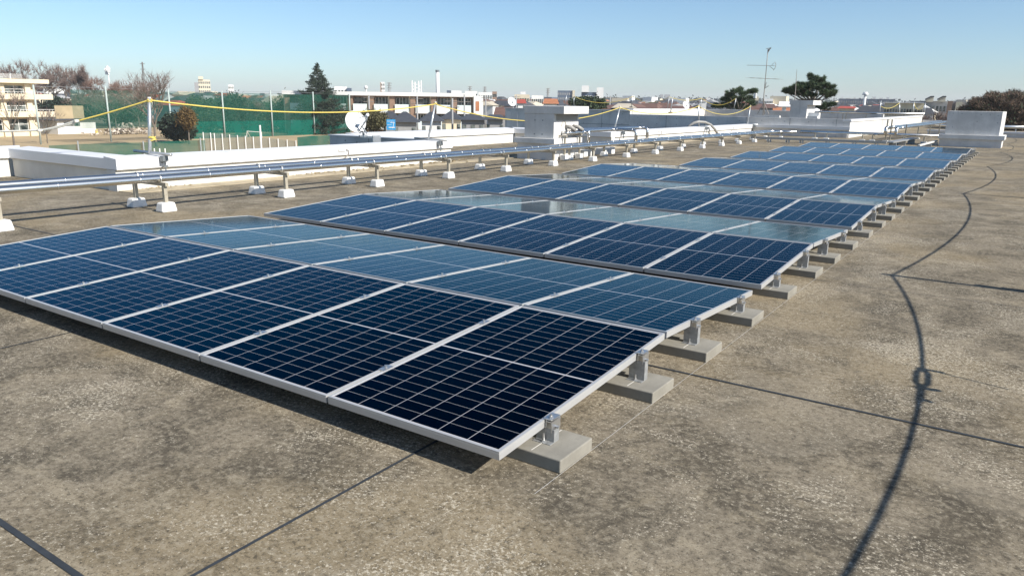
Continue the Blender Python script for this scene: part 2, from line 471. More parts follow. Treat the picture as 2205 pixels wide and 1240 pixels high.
# footing blocks with brackets along the right-hand edge
def panel_under(yd, back):
    z = LOWZ + (RIDZ - LOWZ) * (yd / RUN) if yd <= RUN else RIDZ - (RIDZ - LOWZ) * (yd - RUN - .02) / RUN
    return z
BH = 0.060
def make_block():
    t = thing("footing_block", (0, 0, 0), "", "concrete block", "concrete blocks along the right array edge")
    MB().box(-.30, .153, 0, .274, 0, BH).build("slab", M_BLOCK, t, bevel=.005)
    c = MB(); c.box(-.0015, .0015, .012, .130, BH - .001, BH + .0012); c.box(-.0015, .0015, .155, .262, BH - .001, BH + .0012)
    c.build("chalk_mark", M_CHALK, t)
    return t
def make_bracket(h, tall):
    """galvanised channel bracket on a block: plate facing the viewer, side flanges, foot with anchor bolt, end clamp over the frame. h: frame underside above block top."""
    t = thing("mounting_bracket", (0, 0, 0), "", "bracket", "brackets on the edge blocks")
    x0, x1, yf, yb = -.046, .044, .126, .168
    p = MB(); p.box(x0, x1, yf, yf + .0032, 0.0035, h - .002)
    p.box(x0, x0 + .0032, yf + .0034, yb, 0.0035, h - .002); p.box(x1 - .0032, x1, yf + .0034, yb, 0.0035, h - .002)
    p.box(x0, x1, yf - .032, yb, 0, .0033)
    for hx in (-.028, .026):
        for hz in ((.022, h - .02) if tall else (h - .018,)):
            p.tube([(hx, yf + .0005, hz), (hx, yf - .0008, hz)], .0045, 8)
    plate = p.build("plate", M_GALV, t)
    b = MB(); b.tube([(.0, yf - .014, .0033), (.0, yf - .014, .010)], .011, 6); b.tube([(.0, yf - .014, .010), (.0, yf - .014, .040 if h < .07 else .034)], .0048, 8)
    b.build("anchor_bolt", M_BOLT, plate)
    c = MB()                                                    # Z-shaped end clamp
    c.box(.0015, .0045, yf - .002, yb + .03, h - .018, h + FT - .001); c.box(.0047, .032, yf - .002, yb + .03, h + FT - .009, h + FT - .006)
    c.box(.029, .032, yf - .002, yb + .03, h - .018, h + FT - .0092)
    c.box(-.011, .032, yf - .002, yb + .03, h + FT + .001, h + FT + .0045)
    clamp = c.build("end_clamp", M_BOLT, t)
    n = MB(); n.tube([(.014, yf + .02, h + FT + .0045), (.014, yf + .02, h + FT + .013)], .010, 6); n.tube([(.014, yf + .02, h + FT + .013), (.014, yf + .02, h + FT + .022)], .0055, 8)
    n.build("clamp_bolt", M_BOLT, clamp)
    MB().tube([(.032, yf + .03, h + .004), (.050, yf + .03, h + .004)], .005, 6).build("side_screw", M_BOLT, clamp)
    return t
bp0 = make_block(); firstb = True
YB = [0.2263, 1.1505, 1.930, 2.8374]
brk = {}
nb = 0
for d in range(8):
    for q in range(4):
        y = d * DP + YB[q]
        nb += 1
        o = bp0 if firstb else copy_tree(bp0); firstb = False
        o.location = (rng.uniform(-.004, .004), y, 0)
        o.rotation_euler.z = rng.uniform(-.012, .012)
        where = "nearest" if nb == 1 else ("farthest" if nb == 32 else ordw(nb) + " from the viewer")
        o['label'] = f"grey concrete block at the right ends of the panels, {where}"
        h = panel_under(YB[q] + .147, q > 1) - FT - BH
        key = q
        if key not in brk: br = make_bracket(h, h > .08); brk[key] = br
        else: br = copy_tree(brk[key])
        br.location = (o.location.x, y, BH)
        br['label'] = f"{'tall' if h > .08 else 'short'} galvanised bracket holding the panel edge on the {ordw(nb)} concrete block from the viewer"

# ------------------------------------------------------------------ parapets
def parapet(label, x0, y0, x1, y1, inner, ztop=.515, zfas=.345, wide=.36, wall_in=.05, z0=0.0, joint=2.4, base_m=None, m0=0.0, m1=0.0):
    """upstand with an aluminium coping. (x0,y0)-(x1,y1) is the line of the coping's inner edge; inner = unit vector pointing to the roof side.
    m0, m1: how far the coping's outer edge runs on (mitre) at either end."""
    t = thing("parapet_wall", ((x0 + x1) / 2, (y0 + y1) / 2, z0), label, "parapet", None)
    ix, iy = inner
    dx, dy = x1 - x0, y1 - y0; Ln = math.hypot(dx, dy); ux, uy = dx / Ln, dy / Ln
    P = lambda s, k: (x0 + ux * s - ix * k, y0 + uy * s - iy * k)
    # coping: quads swept along, split at joints; top slopes down slightly to the roof side
    c = MB(); j = MB()
    n = max(1, round(Ln / joint))
    for i in range(n):
        s0, s1 = Ln * i / n + (.004 if i else 0), Ln * (i + 1) / n - (.004 if i < n - 1 else 0)
        a, b_ = P(s0, 0), P(s1, 0)
        e0 = s0 - (m0 if i == 0 else 0); e1 = s1 + (m1 if i == n - 1 else 0)
        a2, b2 = P(e0, wide), P(e1, wide)
        zt, zo = ztop, ztop + .03
        v = [(*a, zfas), (*b_, zfas), (*b2, zfas), (*a2, zfas), (*a, zt), (*b_, zt), (*b2, zo), (*a2, zo)]
        c.add(v, [(0, 3, 2, 1), (4, 5, 6, 7), (0, 1, 5, 4), (1, 2, 6, 5), (2, 3, 7, 6), (3, 0, 4, 7)])
    c.build("coping", M_COPE, t)
    a, b_ = P(0, wall_in), P(Ln, wall_in); a2, b2 = P(-m0 * .8, wide - .05), P(Ln + m1 * .8, wide - .05)
    w = MB(); w.prism([a, b_, b2, a2], z0 - .0, zfas - .006); w.build("upstand", base_m or M_PWALL, t)
    # sealant bead / drip bead under the fascia
    d_ = MB(); a3, b3 = P(0, .012), P(Ln, .012); a4, b4 = P(0, wall_in - .002), P(Ln, wall_in - .002)
    d_.prism([a3, b3, b4, a4], zfas - .014, zfas - .003); d_.build("drip_edge", M_POST, t)
    return t
XI = -10.40
parapet("white capped parapet in front of the sports ground, behind the silver pipes, with a rope post at each end", XI, 4.19, XI, 12.72, (1, 0), m0=0, m1=0.0)
parapet("shaded grey-looking parapet stretch running back to the left from the white corner", XI - .361, 4.19, -14.1, 4.19, (0, -1), m0=0, m1=0)
parapet("white sunlit parapet at the far left edge of the roof", -14.1, 4.19, -14.1, -8.8, (1, 0), m0=.36)
parapet("white parapet behind the satellite dish and left of the tall concrete vent box", -14.4, 13.27, -14.4, 21.39, (1, 0))
parapet("parapet stretch running left behind the tall concrete vent box", XI, 21.4, -14.4, 21.4, (0, -1), m1=.36)
parapet("white parapet beyond the vent box with a grey conduit arched over it", XI, 21.75, XI, 37.4, (1, 0), ztop=.505, zfas=.335)
parapet("parapet along the right-hand roof edge beside the rope posts", 2.60, -8.8, 2.60, 65.5, (-1, 0))

# concrete side wall under the dish (outer face of the roof's step), with tie holes
def tie_wall(name, label, x0, x1, y, z0, z1, thick=.18, holes=(), joints=(), hline=None, m=None):
    t = thing(name, ((x0 + x1) / 2, y, z0), label, "wall", None)
    MB().box(x0, x1, y, y + thick, z0, z1).build("panel", m or M_CONC, t)
    if holes:
        h = MB()
        for hx, hz in holes: h.tube([(hx, y + .004, hz), (hx, y - .0025, hz)], .022, 10)
        h.build("tie_holes", M_CLAMP, t)
    if joints or hline is not None:
        j = MB()
        for jx in joints: j.box(jx - .012, jx + .012, y - .003, y + .004, z0 + .01, z1 - .01)
        if hline is not None: j.box(x0 + .01, x1 - .01, y - .0025, y + .004, hline - .012, hline + .012)
        j.build("control_joint", M_CLAMP, t)
    return t
tie_wall("concrete_wall", "bare grey concrete wall with round tie holes below the satellite dish", -14.82, -10.78, 12.72, -3.0, .485,
         holes=[(x, .37 - .02 * k) for k, x in enumerate((-14.2, -13.75, -13.0, -12.4, -11.6, -11.1))], joints=(-13.3,))
mb = MB(); mb.box(-14.86, -10.40, 12.70, 13.26, .4855, .515); tag(mb.build("wall_capping", M_COPE), "flat white capping on the concrete wall under the satellite dish", "capping")

# ------------------------------------------------------------------ lagged pipes on stands
def pz(y): return 0.438 - 0.0036 * (y - 2.0)
XP = (-7.97, -8.52)
RP = 0.046
PIPE_END = (33.4, 34.0)
for k, x in enumerate(XP):
    t = thing("lagged_pipe", (x, 2, pz(2)), ("nearer" if k == 0 else "farther") + " of the two long silver lagged pipes running the length of the roof", "pipe", "long silver pipes on stands")
    ye = PIPE_END[k]
    pts = [(x, y, pz(y)) for y in np.linspace(-6, ye - .14, 24)]
    # bends to the right at the far end
    yc = ye - .14
    for a in np.linspace(0, math.pi / 2, 8)[1:]:
        pts.append((x + .14 * (1 - math.cos(a)), yc + .14 * math.sin(a), pz(ye)))
    pts.append((x + .6 + .55 * k, ye, pz(ye) - .0))
    MB().tube(pts, RP, 20).build("jacket", M_PIPE, t, smooth=True)
    for j in range(36):
        y = -5 + j * 1.02 + .35 * k
        if y > ye - .3: break
        MB().tube([(x, y - .007, pz(y)), (x, y + .007, pz(y))], RP + .0018, 20).build("seam_band", M_RING, t, smooth=True)
    e = MB(); e.tube([(x + .02, ye - .005 - .13, pz(ye)), (x + .05, ye - .05, pz(ye)), (x + .14, ye, pz(ye))], RP + .004, 16); e.build("elbow_cover", M_RING, t, smooth=True)

def make_stand():
    t = thing("pipe_stand", (0, 0, 0), "", "pipe stand", "pipe stands along the roof")
    top = .385
    b = MB(); b.box(-8.74, -7.80, -.022, .022, top - .045, top); b.build("crossbar", M_POST, t)
    for x in (-7.865, -8.575):
        MB().box(x - .024, x + .024, -.024, .024, .125, top - .0455).build("leg", M_POST, t); leg = COL.objects[-1]
        f = MB(); a, h, tz = .112, .115, .128
        b0 = [(x - a * .82, -a), (x + a * .82, -a), (x + a * .82, a), (x - a * .82, a)]
        k = .80
        v = [(px, py, 0) for px, py in b0] + [(x + (px - x) * k, py * k, tz) for px, py in b0]
        f.add(v, [(3, 2, 1, 0), (4, 5, 6, 7), (0, 1, 5, 4), (1, 2, 6, 5), (2, 3, 7, 6), (3, 0, 4, 7)])
        f.build("foot", M_FOOT, leg, bevel=.022)
    c = MB()
    for x in XP:
        pts = [(x + (RP + .006) * math.cos(a), 0, top + .044 + (RP + .006) * math.sin(a)) for a in np.linspace(-.6, math.pi + .6, 12)]
        c.tube(pts, .006, 5)
    c.build("pipe_clip", M_TUBE, t)
    return t
st0 = make_stand(); fs = True
for k in range(-1, 17):
    y = 1.44 + 1.995 * k
    if y < 0.5 and y < -2.6: continue
    o = st0 if fs else copy_tree(st0); fs = False
    o.location = (0, y, min(0, pz(y) - .438 + .012))
    o['label'] = f"pipe stand with two white feet under the silver pipes, {ordw(k + 2)} from the near end"
    for ch in o.children:                                      # feet stand on the deck whatever the fall of the pipe
        for g_ in ch.children:
            if g_.name.startswith("foot"): g_.location.z = -o.location.z

# ------------------------------------------------------------------ concrete vent houses
def vent_house(label, x0, x1, xs, y0, y1, zcap0, zcap1, ztop, zs0, capx0, capx1, capy0, holes, slab=True, kerb=(None, None)):
    t = thing("concrete_vent_house", ((x0 + x1) / 2, (y0 + y1) / 2, 0), label, "concrete box", "concrete vent boxes on the roof")
    body = MB().box(x0, x1, y0, y1, zcap1 + .003, zs0 if slab else ztop); body.build("body", M_CONC, t, bevel=.008)
    if slab: MB().box(x0 - .004, xs, y0 - .012, y1 + .012, zs0 + .002, ztop).build("roof_slab", M_CONC, t, bevel=.008)
    MB().box(capx0, capx1, capy0, y1 + .14, zcap0, zcap1).build("ledge", M_CONC, t, bevel=.01)
    MB().box(capx0 + .07, capx1 - .07, capy0 + .07, y1 + .07, 0, zcap0 - .002).build("plinth", M_CONC, t)
    h = MB()
    for hx, hz in holes: h.tube([(hx, y0 + .004, hz), (hx, y0 - .003, hz)], .020, 10)
    h.build("tie_holes", M_CLAMP, t)
    return t
vh = vent_house("tall concrete vent box with overhanging top standing behind the silver pipes, nearest of the three",
           -9.72, -8.80, -8.50, 14.95, 16.25, .42, .56, 1.39, 1.19, -9.97, -8.70, 14.82, [(-9.39, 1.02), (-9.15, 1.02), (-9.40, .66), (-9.16, .66)])
# thin grey strip painting the overhanging slab's shadow on the side face
mb = MB(); mb.box(-8.799, -8.788, 15.06, 16.16, 1.02, 1.186); mb.build("slab_shadow_strip", M_PVC, vh)
# pipework leaving the box and dropping into the long pipes
def pipe_run(label, pts, r, bands=True, m=None):
    t = thing("branch_pipe", pts[0], label, "pipe", "branch pipes beside the tall vent box")
    # round the corners
    P = [Vector(p) for p in pts]; out = [P[0]]
    for i in range(1, len(P) - 1):
        a = (P[i - 1] - P[i]); b_ = (P[i + 1] - P[i]); rr = min(.11, a.length * .45, b_.length * .45)
        p0 = P[i] + a.normalized() * rr; p1 = P[i] + b_.normalized() * rr
        for s in np.linspace(0, 1, 6): out.append((p0 * (1 - s) ** 2 + P[i] * 2 * s * (1 - s) + p1 * s * s))
    out.append(P[-1])
    MB().tube(out, r, 14).build("jacket", m or M_PIPE, t, smooth=True)
    if bands:
        for i in range(1, len(P) - 1):
            a = (P[i - 1] - P[i]).normalized(); b_ = (P[i + 1] - P[i]).normalized()
            for q in (a, b_):
                c = P[i] + q * .115; MB().tube([c - q * .009, c + q * .009], r + .004, 14).build("seam_band", M_RING, t, smooth=True)
    return t
pipe_run("branch pipe dropping into the long pipes nearest the tall vent box", [(-8.80, 15.35, .70), (-8.62, 15.35, .70), (-8.62, 16.35, .70), (-8.52, 16.35, .70), (-8.52, 16.35, .43)], .042)
pipe_run("middle branch pipe looping over into the long silver pipes beside the vent box", [(-8.80, 15.75, .73), (-8.70, 15.75, .73), (-8.70, 18.2, .73), (-7.97, 18.2, .73), (-7.97, 18.2, .41)], .048)
pipe_run("farthest branch pipe looping down to the long silver pipes beside the vent box", [(-8.80, 16.1, .76), (-8.78, 16.1, .76), (-8.78, 20.2, .74), (-8.52, 20.2, .74), (-8.52, 20.2, .41)], .046)
t = thing("pipe_bracket_frame", (-8.66, 15.8, 0), "small steel frame with white legs holding the branch pipes beside the tall vent box", "pipe stand")
MB().box(-8.80, -8.56, 15.2, 15.26, .60, .645).build("arm", M_POST, t); MB().box(-8.80, -8.56, 16.0, 16.06, .62, .665).build("arm", M_POST, t)
for y in (15.23, 16.03):
    MB().box(-8.64, -8.60, y - .02, y + .02, .14, .60).build("leg", M_POST, t)
    MB().box(-8.70, -8.54, y - .09, y + .09, 0, .14).build("foot", M_FOOT, t, bevel=.01)
t = thing("conduit_pair", (-8.8, 15.7, .8), "two short grey insulated stubs poking out of the tall vent box", "conduit")
for y in (15.55, 15.95): MB().tube([(-8.81, y, .86), (-8.66, y + .06, .84), (-8.58, y + .16, .76)], .05, 12).build("stub", M_PVC, t, smooth=True)
tag(MB().tube([(-8.795, 15.45 + .11 * math.sin(a), .87 + .13 * math.cos(a)) for a in np.linspace(-1.6, 1.6, 12)], .012, 6).build("hose_loop", M_POST, smooth=True), "small arched hose loop on the face of the tall vent box", "hose")
for i, (y, z) in enumerate(((16.6, .0), (17.0, 0), (17.75, 0), (18.3, 0))):
    o = MB().box(-9.05, -8.78, y, y + .22, 0, .20).build("ballast_block", M_FOOT, bevel=.015)
    tag(o, f"white ballast block behind the long pipes, {ordw(i + 1)} beyond the tall vent box", "block", "white blocks beyond the vent box")

# box near the far end, leaning slab face
t = thing("concrete_vent_house", (-.45, 33.2, 0), "broad concrete vent box with plain tall face standing at the far right of the roof", "concrete box", "concrete vent boxes on the roof")
MB().prism([(-1.34, 32.62), (.50, 32.62), (.58, 34.1), (-1.3, 34.1)], .475, 1.37).build("body", M_CONC, t, bevel=.008)
MB().box(-1.55, .70, 32.48, 34.24, .30, .472).build("ledge", M_CONC, t, bevel=.01)
MB().box(-1.49, .62, 32.55, 34.17, 0, .298).build("plinth", M_CONC, t)
h = MB()
for hx, hz in ((-1.15, 1.28), (-.85, 1.27), (-.2, 1.25), (.1, 1.24), (.36, 1.22), (.38, .95), (-.3, .98), (-1.1, .75)): h.tube([(hx, 32.624, hz), (hx, 32.617, hz)], .016, 8)
h.build("tie_holes", M_CLAMP, t)

# ------------------------------------------------------------------ end of the roof: raised wing with concrete walls
YW = 37.5
wl = lambda px, py: ony(px, py, YW)
xa = wl(1088, 233)[0]; xb = wl(1357, 238)[0]; xc = -10.4; xd = wl(1831, 262)[0]
zt1 = wl(1088, 233)[2]; zt2 = wl(1640, 253)[2]
hs = []
r2 = random.Random(3)
x = xa + .6
while x < xb - .3:
    for hz in (zt1 - .2, zt1 - .75): hs.append((x, hz + r2.uniform(-.02, .02)))
    x += 1.25
tie_wall("concrete_wall", "tall grey concrete wall with vertical joints and tie holes behind the arched conduit", xa, xb, YW, GZ, zt1 - .03,
         thick=.3, holes=hs, joints=[xa + 1.7 * k for k in range(1, 8) if xa + 1.7 * k < xb - .5], hline=.28)
tag(MB().box(xa - .05, xb - .002, YW - .06, YW + .36, zt1 - .027, zt1 + .02).build("wall_capping", M_COPE), "thin pale capping on the tall concrete wall behind the vent box", "capping")
hs = []; x = xb + .5
while x < xd - .3:
    for hz in (zt2 - .18, zt2 - .5): hs.append((x, hz + r2.uniform(-.03, .03)))
    x += 1.15
tie_wall("concrete_wall", "long lower concrete wall with tie holes below the antenna mast", xb + .003, xd, YW, GZ, zt2, thick=.3, holes=hs,
         joints=[xb + 2.2 * k for k in range(1, 6) if xb + 2.2 * k < xd - .5], hline=None)
tag(MB().box(xc + .02, xd + .04, YW - .16, YW - .003, wl(1700, 275)[2] - .04, wl(1700, 270)[2]).build("wall_ledge", M_COPE), "pale ledge running along the low concrete wall at the far end of the roof", "ledge")
tag(MB().box(xc + .02, xd - .06, YW - .075, YW - .004, 0, wl(1700, 275)[2] - .042).build("wall_upstand", M_CONC), "grey upstand below the ledge at the far end of the roof", "upstand")
# raised roof behind
struct("raised_roof", MB().prism([(xa + .02, YW + .31), (xd - .31, YW + .31), (xd - .31, 65.6), (xa + .02, 65.6)], GZ, .55), M_ROOF)
# the lit side wall going back
zs = (wl(1831, 258)[2])
t = thing("parapet_wall", (xd, 50, 0), "bright white wall going back at the far end of the roof behind the pipe cluster", "wall")
MB().box(xd - .30, xd, YW + .301, 65.6, GZ, zs - .10).build("upstand", M_PWALL, t)
MB().box(xd - .34, xd + .045, YW - .02, 65.7, zs - .098, zs).build("coping", M_COPE, t)
# white strip parapet on the raised roof and the dark far parapet with pale top
xs_ = wl(1357, 240)[0]; ys_ = onx(1517, 243, xs_)[1]
t = thing("parapet_wall", (xs_, 43, .55), "white strip of parapet on the raised roof with a rope post on it", "parapet")
MB().box(xs_ - .3, xs_, YW + .35, ys_, .55, zt1 + .03).build("upstand", M_PWALL, t)
MB().box(xs_ - .34, xs_ + .03, YW + .34, ys_ + .02, zt1 + .033, zt1 + .10).build("coping", M_COPE, t)
zf1 = ony(1600, 237, ys_)[2]
t = thing("parapet_wall", ((xs_ + xd) / 2, ys_, .55), "shaded grey parapet with pale top behind the antenna mast", "parapet")
MB().box(xs_ + .035, xd - .35, ys_ + .05, ys_ + .35, .55, zf1 - .05).build("upstand", M_CONC, t)
MB().box(xs_ + .035, xd - .35, ys_ + .02, ys_ + .4, zf1 - .048, zf1).build("coping", M_COPE, t)
# farthest parapet across the end
t = thing("parapet_wall", (-1.5, 65.8, 0), "pale parapet closing the roof at the far right end", "parapet")
MB().box(xd + .05, 2.4, 65.6, 65.9, 0, .36).build("upstand", M_CONC, t); MB().box(xd + .05, 2.4, 65.55, 65.95, .362, .52).build("coping", M_COPE, t)

# smaller vent house on the raised roof
q = lambda px, py: ony(px, py, 43.5)
t = thing("concrete_vent_house", (q(1720, 250)[0], 44, .55), "smaller concrete vent box with white overhanging top in front of the pine", "concrete box", "concrete vent boxes on the roof")
MB().box(q(1700, 250)[0], q(1736, 250)[0], 43.5, 45.4, .551, q(1700, 226)[2]).build("body", M_CONC, t)
MB().box(q(1701, 216)[0], q(1752, 216)[0], 43.48, 45.42, q(1700, 226)[2] + .003, q(1700, 216)[2]).build("roof_slab", M_CONC, t)
MB().box(q(1694, 250)[0], q(1739, 250)[0], 43.4, 46.4, .552, .551 + .12).build("ledge", M_COPE, t)
q2 = lambda px, py: ony(px, py, 43.0)
t = thing("pipe_cover", (q2(1758, 255)[0], 43, .55), "white stepped pipe cover beside the smaller concrete vent box", "cover")
MB().box(q2(1740, 250)[0], q2(1763, 250)[0], 43.0, 43.35, .551, q2(1750, 243)[2]).build("upper_box", M_FOOT, t)
MB().box(q2(1742, 250)[0], q2(1764, 250)[0], 42.6, 42.99, .551, q2(1750, 250)[2]).build("lower_box", M_FOOT, t)

# antenna mast
AY = 41.0
A = lambda px, py: ony(px, py, AY)
base = A(1643, 249); top = A(1654, 104)
t = thing("antenna_mast", base, "tall weathered television antenna mast with long horizontal aerials on the raised roof", "antenna")
MB().tube([base, A(1645, 205), A(1650, 150), top], .028, 8, r1=.018).build("pole", M_ANT, t, smooth=True)
for px in (1630, 1656, 1641):
    MB().tube([A(px, 247) + np.array([0, .5 if px == 1641 else 0, 0]), A(1645, 222)], .020, 6).build("stay", M_ANT, t)
MB().box(base[0] - .5, base[0] + .9, AY - .25, AY + .25, .551, base[2] - .001).build("base_block", M_CONC, t)
MB().box(base[0] + .42, base[0] + .98, AY - .3, AY - .252, .551, base[2] + .03).build("white_plate", M_FOOT, t)
def yagi(c0, c1, n, half, vertical=False):
    m = MB(); c0 = Vector(c0); c1 = Vector(c1); m.tube([c0, c1], .012, 6)
    dirv = Vector((0, 1, 0)) if not vertical else Vector((0, 0, 1))
    for i in range(n):
        p = c0.lerp(c1, i / (n - 1)); m.tube([p - dirv * half, p + dirv * half], .006, 4)
    return m
yagi(A(1609, 141), A(1668, 142), 14, .12).build("aerial", M_ANT, t)
yagi(A(1614, 168), A(1678, 171), 5, .75).build("aerial", M_ANT, t)
m = MB(); m.tube([A(1653, 110), A(1660, 104)], .03, 6); m.tube([A(1652, 116), A(1657, 108)], .02, 6); m.tube([A(1649, 106), A(1661, 103)], .012, 5); m.build("aerial", M_ANT, t)
m = MB(); pp = [A(1668, 134), A(1671, 139), A(1669, 147), A(1665, 152)]; m.tube(pp, .014, 5); m.tube([A(1657, 143), A(1666, 150)], .01, 4); m.tube([A(1662, 141), A(1666, 136)], .01, 4); m.build("aerial", M_ANT, t)
m = MB(); m.box(*sorted((A(1642, 0)[0], A(1647, 0)[0])), AY - .09, AY + .09, A(1645, 212)[2], A(1645, 201)[2]); m.build("amplifier_box", M_FOOT, t)
m = MB()
for a_, b_ in (((1646, 195), (1650, 178)), ((1648, 190), (1655, 185))): m.tube([A(*a_), A(*b_)], .016, 5)
m.build("cable", M_ANT, t)
# lightning rod
LR = at(1711, 222, 52)
tag(MB().tube([LR, at(1716, 150, 52)], .030, 6, r1=.012).build("lightning_rod", M_ANT), "thin dark lightning rod standing in front of the right-hand pine", "rod")

# ------------------------------------------------------------------ pipes, trays and stands at the far end
YP = 34.6
xr0 = ony(1700, 281, YP)[0]
t = thing("lagged_pipe", (-3, YP, .4), "blue-reflecting lagged pipe crossing the roof from left to right before the end wall", "pipe")
MB().tube([(-7.3, YP - .3, .315), (-4, YP - .3, .315), (ony(1886, 285, YP)[0], YP - .3, .315)], .055, 16).build("jacket", M_PIPE, t, smooth=True)
MB().tube([(-7.3, YP - .05, .335), (-4, YP - .05, .335), (-1.4, YP - .05, .33)], .055, 16).build("second_jacket", M_PIPE, t, smooth=True)
for i, x in enumerate((-6.6, -6.1, -4.6, -4.2, -3.0, -2.2)):
    t2 = thing("low_stand", (x, YP - .2, 0), f"small stand with white foot under the crossing pipe, {ordw(i + 1)} from the left", "pipe stand", "stands under the crossing pipe")
    MB().box(x - .02, x + .02, YP - .42, YP - .36, .09, .262).build("leg", M_POST, t2); MB().box(x - .03, x + .03, YP - .44, YP + .05, .2625, .275).build("crossbar", M_POST, t2)
    MB().box(x - .11, x + .11, YP - .5, YP - .28, 0, .0895).build("foot", M_FOOT, t2, bevel=.01)
# long cable tray in front of it
TY = 30.2
t = thing("cable_tray", (-5.4, TY, .12), "long low galvanised cable tray beyond the last row of panels", "cable tray")
MB().box(-8.25, -3.05, TY - .10, TY + .10, .115, .19).build("trunking", M_GALV, t)
MB().box(-8.26, -3.04, TY - .115, TY + .115, .1905, .20).build("cover", M_GALV, t)
for x in (-7.5, -6.75, -6.2, -5.2, -4.2, -3.4):
    for s in (-.05, .05): MB().box(x + s - .012, x + s + .012, TY - .09, TY + .09, 0, .1145).build("leg", M_FOOT, t)
# angled tray going to the right box
def slanted_tray(label, p0, p1, w, m=M_GALV):
    t = thing("cable_tray", p0, label, "cable tray"); p0 = Vector(p0); p1 = Vector(p1); d = (p1 - p0).normalized(); s = Vector((-d.y, d.x, 0)).normalized() * w
    u = Vector((0, 0, .05))
    v = [p0 - s, p0 + s, p1 + s, p1 - s]; v = v + [p + u for p in v]
    MB().add(v, [(3, 2, 1, 0), (4, 5, 6, 7), (0, 1, 5, 4), (1, 2, 6, 5), (2, 3, 7, 6), (3, 0, 4, 7)]).build("trunking", m, t)
    for f in (.12, .5, .88):
        c = p0.lerp(p1, f)
        MB().box(c.x - .13, c.x + .13, c.y - .05, c.y + .05, 0, c.z - .002).build("leg", M_GALV, t)
    return t
slanted_tray("ramp-like galvanised tray rising to the back beyond the last panel row", (-2.95, 30.3, .14), (-2.55, 34.0, .20), .13)
slanted_tray("narrow cream tray running to the foot of the broad concrete vent box", (-1.95, 30.4, .06), (-1.62, 33.0, .16), .045, M_PWALL)
# cluster of raised pipes
pipe_run("raised silver pipe pair climbing over the far roof, left run", [(-3.72, 34.25, .33), (-3.72, 34.25, .60), (-3.72, 36.0, .60), (-2.9, 48.0, .70)], .07)
pipe_run("raised silver pipe pair climbing over the far roof, right run", [(-3.35, 34.55, .33), (-3.35, 34.55, .58), (-3.35, 36.0, .58), (-2.55, 47.0, .68)], .07)
for i, (x, y, hh) in enumerate(((-3.2, 36.4, .72), (-3.05, 39.5, .62), (-2.85, 42.5, .65), (-2.7, 45.5, .66), (-3.62, 35.0, .95), (-3.78, 34.9, .95))):
    t2 = thing("tall_stand", (x, y, 0), f"slim post holding the raised pipes at the far end, {ordw(i + 1)} of six", "pipe stand", "posts under the raised far pipes")
    MB().box(x - .025, x + .025, y - .025, y + .025, .06, hh).build("post", M_POST, t2); MB().box(x - .1, x + .1, y - .1, y + .1, 0, .0595).build("foot", M_FOOT, t2)
YQ = 50.0
zq = ony(2100, 272, YQ)[2]
t = thing("lagged_pipe", (0, YQ, zq), "dark blue pipe crossing the roof behind the broad concrete vent box", "pipe")
MB().tube([(-4.2, YQ, zq), (2.3, YQ, zq)], .10, 14).build("jacket", M_PIPE, t, smooth=True)
for x in (-2.6, -.2, .72, 1.9): MB().box(x - .03, x + .03, YQ - .04, YQ + .04, 0, zq - .1).build("leg", M_FOOT, t)
t = thing("low_kerb", (0, 46, 0), "low white-topped kerb crossing the roof behind the broad vent box", "kerb")
MB().box(-3.3, 2.38, 46.0, 46.3, 0, .20).build("upstand", M_CONC, t); MB().box(-3.34, 2.38, 45.95, 46.35, .202, .30).build("coping", M_COPE, t)
# pipe along the raised roof
t = thing("lagged_pipe", (-8, 47, 1.1), "thin pale pipe running along the raised roof right of the smaller vent box", "pipe")
zr = ony(1880, 244, 47)[2]
MB().tube([(ony(1762, 242, 47)[0], 47, zr + .02), (ony(1990, 248, 47)[0], 47, zr)], .06, 10).build("jacket", M_PIPE, t, smooth=True)
for px in (1815, 1822, 1865, 1900): x = ony(px, 250, 47)[0]; (MB().box(x - .02, x + .02, 46.97, 47.03, .551, zr - .055)).build("leg", M_POST, t)

# arched conduit over the second parapet
pts = [onx(px, py, X_) for px, py, X_ in ((1478, 277, -11.0), (1486, 270, -10.9), (1494, 265, -10.75), (1504, 262.5, -10.6), (1518, 263.5, -10.45), (1530, 269, -10.3), (1539, 278, -10.2), (1546, 290, -10.15))]
cr = [tuple(p) for p in pts]
tag(MB().tube(cr, .055, 10).build("arched_conduit", M_PVC, smooth=True), "thick grey conduit arching over the white parapet beyond the vent box", "conduit")

